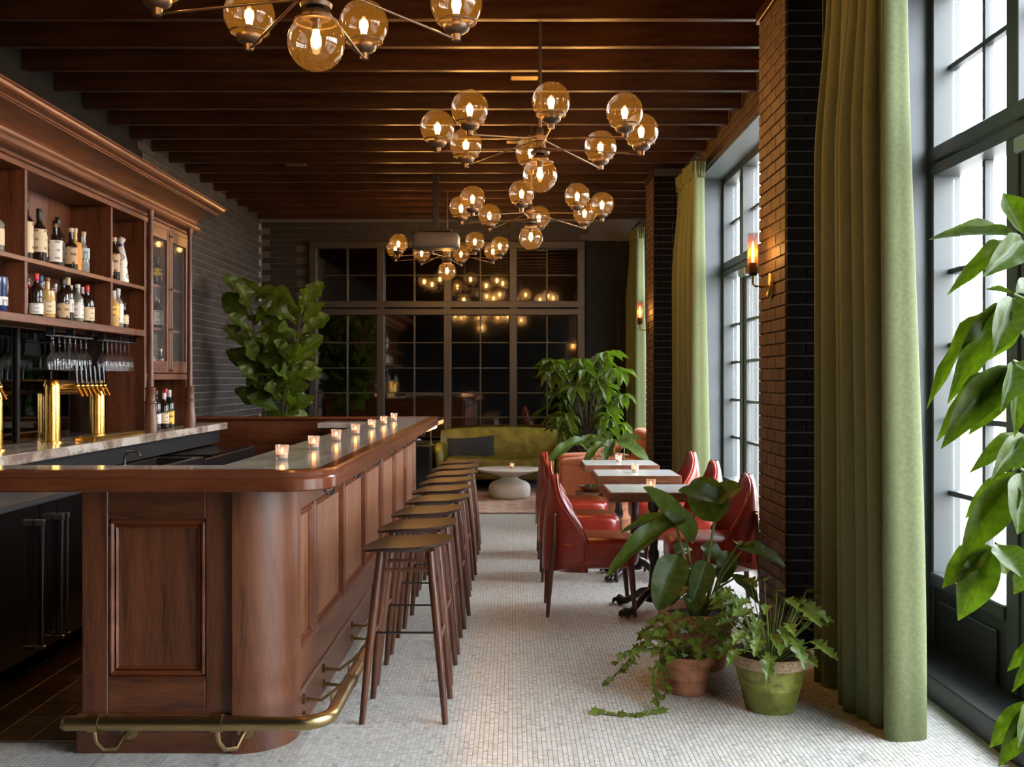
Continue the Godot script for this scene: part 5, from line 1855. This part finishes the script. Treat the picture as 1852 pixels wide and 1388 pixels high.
	# ivy in the small terracotta pot
	var iv := thing("ivy_plant", "trailing ivy in a small terracotta pot on the mosaic floor", "plant", P(0.797, 0, 4.66))
	pot(iv, 0.128, 0.088, 0.178, M.terracotta, M.terracotta, 0.27)
	for k in 95:
		var a := k * 2.39996
		var rr := 0.19 * sqrt(k / 95.0)
		var hh := 0.20 + 0.12 * (1.0 - pow(rr / 0.19, 2.0)) + r.randf_range(-0.03, 0.05)
		var p := Vector3(cos(a) * rr * 1.05 - 0.02, hh, sin(a) * rr)
		var s := r.randf_range(0.035, 0.06)
		var td := Vector3(cos(a + r.randf_range(-0.6, 0.6)), r.randf_range(-0.9, 0.15), sin(a)).normalized()
		leaf(iv, "ivy", M.leaf_ivy, p, p + td * s, s * 0.95, Vector3(0.0, 0.8, 0.6))
		if k % 3 == 0:
			stalk(iv, "stem", [Vector3(p.x * 0.3, 0.15, p.z * 0.3), p], 0.0025, 0.0015, M.stem)
	for vine in VINES:
		var pts: Array = vine.map(func(q): return Vector3(q[0], q[1], q[2]))
		stalk(iv, "vine", pts, 0.003, 0.0018, M.bark)
		var cv := Curve3D.new()
		for p in pts: cv.add_point(p)
		var n := int(cv.get_baked_length() / 0.022)
		for i in n:
			var p := cv.sample_baked(cv.get_baked_length() * (i + 0.5) / n)
			var s := r.randf_range(0.03, 0.055)
			var a := r.randf() * TAU
			var td := Vector3(cos(a), r.randf_range(-0.7, 0.2) if p.y > 0.05 else r.randf_range(0.05, 0.3), sin(a)).normalized()
			p.y = maxf(p.y, 0.006)
			leaf(iv, "ivy", M.leaf_ivy, p, p + td * s, s, Vector3(0, 0.9, 0.5))

	# umbrella plant close to the camera
	var fp := thing("umbrella_plant", "big bright-leaved umbrella plant standing before the window", "plant", P(1.33, 0, 2.45))
	pot(fp, 0.19, 0.14, 0.34, M.basket, M.basket)
	stalk(fp, "trunk", [Vector3(0, 0.28, 0), Vector3(0.02, 0.9, 0), Vector3(0.0, 1.5, 0), Vector3(-0.02, 1.95, 0)], 0.016, 0.008, M.bark)
	for cl in FRONT:
		var hub := Vector3(cl[0][0], cl[0][1], cl[0][2])
		stalk(fp, "stem", [Vector3(0, hub.y - 0.10, 0), Vector3(hub.x * 0.5, hub.y - 0.03, hub.z * 0.5), hub], 0.006, 0.0035, M.stem)
		for a in cl[1]:
			var tip := Vector3(a[0], a[1], a[2])
			var bs := hub.lerp(tip, 0.08)
			leaf(fp, "ell", M.leaf_umbrella, bs, tip, a[3], Vector3(a[4], a[5], a[6]), a[7])

	# broad-leaved plant behind the last table
	var bp := thing("arrowhead_plant", "broad-leaved potted plant standing behind the last dining table", "plant", P(1.0, 0, 9.3))
	pot(bp, 0.17, 0.12, 0.40, M.terracotta, M.terracotta)
	for a in BACKLEAF:
		var base := Vector3(a[0], a[1], a[2])
		var tip := Vector3(a[3], a[4], a[5])
		leaf(bp, "hrt", M.leaf_philo, base, tip, a[6], Vector3(0.0, 0.9, 0.5), a[7])
		stalk(bp, "stem", [Vector3(0, 0.35, 0), Vector3(base.x * 0.5, base.y * 0.75, base.z * 0.5), base], 0.008, 0.004, M.stem)


func small_things() -> void:
	# projector on a ceiling bracket
	var pj := thing("projector", "ceiling projector with rounded pale casing near the mirror wall", "projector", P(-0.80, -0.03, 10.72))
	var b := B.new()
	b.sup(Vector3(0, 2.90, 0), Vector3(0.25, 0.085, 0.19), 0.3, 0.3, 32, 14)
	part("casing", b, M.casing, pj)
	bx("mount_plate", pj, M.steel_dark, -0.17, 0.17, 2.99, 3.02, -0.13, 0.13, 0.006)
	bx("bracket", pj, M.steel_dark, -0.03, 0.03, 3.02, 3.59, -0.03, 0.03, 0.004)
	b = B.new()
	b.tube([P(0.10, 2.90, 0.17), P(0.10, 2.90, 0.22)], 0.045, 18)
	part("lens", b, M.black_gloss, pj)
	# metal junction boxes between the joists
	for k in 3:
		var a: Array = [[0.09, 3.60, 7.40], [0.05, 3.60, 9.40], [-2.2, 3.60, 10.4]][k]
		var jb := thing("junction_box", ["small metal junction box between joists above the middle chandelier", "small metal junction box between joists above the aisle", "small metal junction box between joists above the back bar"][k], "box", P(a[0], a[1], a[2]))
		bx("box", jb, M.brass_old, -0.10, 0.10, 0.0, 0.05, -0.05, 0.05, 0.004)
		bx("conduit", jb, M.steel_dark, -0.012, 0.012, 0.05, 0.28, -0.012, 0.012)
	var ou := thing("wall_outlet", "white wall outlet plate low on the black back wall beside the bar", "outlet", P(-1.27, 0.56, 13.82))
	bx("plate", ou, M.white, -0.038, 0.038, -0.06, 0.06, 0.0, 0.038, 0.004)
	bx("socket", ou, M.black, -0.012, 0.012, -0.03, -0.012, -0.003, 0.0)


# leaf ends in metres, from each pot: base, tip, width ...
const PHILO := [
	[-0.128, 0.529, 0.1, -0.229, 0.331, 0.2, 0.165, -0.25, 0.25, 1, 0],
	[-0.068, 0.653, 0.03, -0.3, 0.89, 0.1, 0.125, 0.5, 0.35, 0.8, 2],
	[-0.125, 0.723, 0.08, -0.474, 0.599, 0.23, 0.115, 0.1, 0.9, 0.5, 1],
	[-0.12, 0.728, -0.02, -0.385, 0.682, -0.07, 0.07, 0, 0.9, 0.3, 0],
	[0.083, 0.742, 0.0, 0.029, 0.906, -0.17, 0.2, 0.1, -0.4, 1, 2],
	[0.106, 0.819, -0.02, -0.054, 0.915, 0.03, 0.13, 0, 0.8, 0.6, 1],
	[0.11, 0.831, -0.04, 0.2, 0.899, 0.03, 0.14, 0, 0.7, 0.6, 0],
	[0.23, 0.579, -0.02, 0.405, 0.574, 0.08, 0.11, 0, 0.9, 0.4, 1],
	[0.203, 0.598, -0.02, 0.211, 0.61, -0.12, 0.05, 0, 0.5, 0.8, 0],
	[0.018, 0.506, 0.08, -0.047, 0.362, 0.16, 0.12, 0, 0.3, 1, 0],
	[0.158, 0.535, -0.07, 0.12, 0.406, -0.02, 0.11, 0.2, 0.3, 1, 0],
	[0.056, 0.568, -0.12, 0.166, 0.515, -0.07, 0.12, 0, 0.9, 0.4, 1],
	[-0.101, 0.557, -0.02, -0.014, 0.582, -0.12, 0.08, 0, 0.6, 0.7, 0],
	[0.167, 0.452, 0.08, 0.264, 0.392, 0.18, 0.07, 0, 0.9, 0.4, 1],
	[-0.042, 0.456, -0.12, -0.105, 0.333, -0.17, 0.1, -0.2, 0.4, 0.9, 0]]
const VINES := [
	[[-0.05, 0.226, 0.04], [-0.165, 0.269, 0.06], [-0.24, 0.194, 0.06], [-0.337, 0.076, 0.04], [-0.387, 0.032, 0.04]],
	[[-0.044, 0.212, 0.08], [-0.114, 0.218, 0.13], [-0.128, 0.13, 0.14], [-0.118, 0.063, 0.16], [-0.132, 0.01, 0.17]],
	[[-0.078, 0.219, 0.06], [-0.209, 0.22, 0.11], [-0.294, 0.205, 0.1], [-0.335, 0.132, 0.06]],
	[[-0.089, 0.188, 0.13], [-0.179, 0.148, 0.16], [-0.17, 0.045, 0.18], [-0.163, 0.004, 0.3], [-0.252, 0.004, 0.35], [-0.368, 0.004, 0.35], [-0.462, 0.004, 0.3]],
	[[0.024, 0.207, 0.11], [0.108, 0.219, 0.06], [0.187, 0.239, 0.04]]]
const FRONT := [
	[[-0.102, 1.76, 0.0], [[-0.341, 1.779, 0.05, 0.029, 0, 0.9, 0.5, 0], [-0.293, 1.671, 0.07, 0.052, -0.1, 0.6, 0.8, 1], [-0.248, 1.669, 0.15, 0.074, 0, 0.2, 1, 0], [-0.129, 1.878, -0.05, 0.072, 0, 0.1, 1, 2], [-0.014, 1.862, -0.05, 0.069, 0, 0.3, 1, 0], [0.011, 1.727, 0.05, 0.066, 0, 0.3, 1, 1]]],
	[[-0.128, 1.625, 0.0], [[-0.172, 1.642, -0.05, 0.022, 0, 0.9, 0.3, 2], [-0.224, 1.494, 0.13, 0.079, -0.1, 0.2, 1, 0], [-0.307, 1.414, 0.09, 0.075, -0.4, 0.2, 0.9, 1], [-0.37, 1.413, 0.03, 0.045, -0.6, 0.5, 0.7, 1], [-0.153, 1.461, -0.05, 0.072, 0.1, 0.1, 1, 0], [-0.118, 1.52, 0.05, 0.06, 0, 0.2, 1, 0], [-0.041, 1.659, -0.05, 0.055, 0, 0.5, 0.8, 0]]],
	[[-0.155, 1.465, 0.05], [[-0.345, 1.318, 0.09, 0.06, -0.2, 0.6, 0.8, 1], [-0.354, 1.283, 0.15, 0.079, -0.2, 0.4, 0.9, 0], [-0.271, 1.3, 0.11, 0.065, 0.1, 0.3, 1, 0], [-0.235, 1.367, 0.19, 0.05, 0, 0.2, 1, 0], [-0.186, 1.302, 0.15, 0.058, 0.1, 0.2, 1, 0], [-0.079, 1.403, 0.05, 0.061, 0, 0.2, 1, 0]]],
	[[-0.111, 1.296, 0.03], [[-0.253, 1.238, 0.09, 0.047, -0.1, 0.6, 0.8, 1], [-0.231, 1.206, 0.13, 0.059, -0.1, 0.4, 0.9, 0], [-0.157, 1.21, 0.07, 0.052, 0, 0.2, 1, 0], [-0.079, 1.183, 0.05, 0.06, 0, 0.2, 1, 0]]],
	[[-0.138, 1.211, 0.05], [[-0.297, 1.02, 0.11, 0.085, -0.3, 0.2, 1, 0], [-0.259, 1.102, 0.03, 0.053, -0.3, 0.4, 0.9, 1], [-0.127, 1.089, -0.05, 0.055, 0, 0.2, 1, 0], [-0.181, 1.081, 0.15, 0.089, 0, 0.1, 1, 0], [-0.118, 1.111, 0.1, 0.065, 0.1, 0.2, 1, 0]]],
	[[-0.196, 1.036, 0.05], [[-0.326, 0.956, 0.05, 0.069, -0.5, 0.6, 0.7, 1], [-0.292, 0.875, 0.09, 0.086, -0.3, 0.3, 0.9, 1], [-0.263, 0.928, 0.01, 0.067, -0.4, 0.2, 0.9, 1], [-0.15, 0.956, 0.03, 0.061, 0.1, 0.2, 1, 0], [-0.181, 0.987, 0.15, 0.081, 0.1, 0.1, 1, 0]]],
	[[-0.126, 1.004, 0.07], [[-0.158, 0.925, 0.09, 0.052, 0, 0.2, 1, 1], [-0.132, 0.931, 0.15, 0.063, 0, 0.2, 1, 0]]],
	[[-0.099, 0.819, 0.05], [[-0.167, 0.745, 0.07, 0.034, -0.2, 0.3, 0.9, 1], [-0.168, 0.699, 0.09, 0.034, -0.1, 0.2, 1, 0], [-0.144, 0.732, 0.15, 0.056, 0, 0.2, 1, 0]]],
	[[-0.128, 0.686, 0.09], [[-0.23, 0.584, 0.11, 0.057, -0.4, 0.3, 0.9, 1], [-0.219, 0.541, 0.13, 0.054, -0.2, 0.2, 1, 0], [-0.191, 0.603, 0.17, 0.063, 0, 0.2, 1, 0], [-0.132, 0.608, 0.15, 0.056, 0, 0.2, 1, 1]]]]
const BACKLEAF := [
	[-0.387, 0.852, 0.0, -0.725, 0.751, 0.2, 0.13, 1],
	[-0.319, 0.805, -0.1, -0.569, 0.84, -0.2, 0.12, 0],
	[-0.035, 0.858, 0.1, 0.197, 0.797, 0.3, 0.16, 1],
	[-0.085, 0.852, 0.0, -0.193, 0.677, 0.2, 0.09, 0],
	[-0.1, 0.892, 0.0, -0.177, 0.932, -0.1, 0.08, 2],
	[0.037, 0.871, -0.1, 0.227, 0.891, -0.2, 0.13, 0],
	[-0.209, 0.833, 0.1, -0.39, 0.692, 0.2, 0.09, 1],
	[-0.261, 0.84, -0.2, -0.106, 0.865, -0.2, 0.1, 0]]
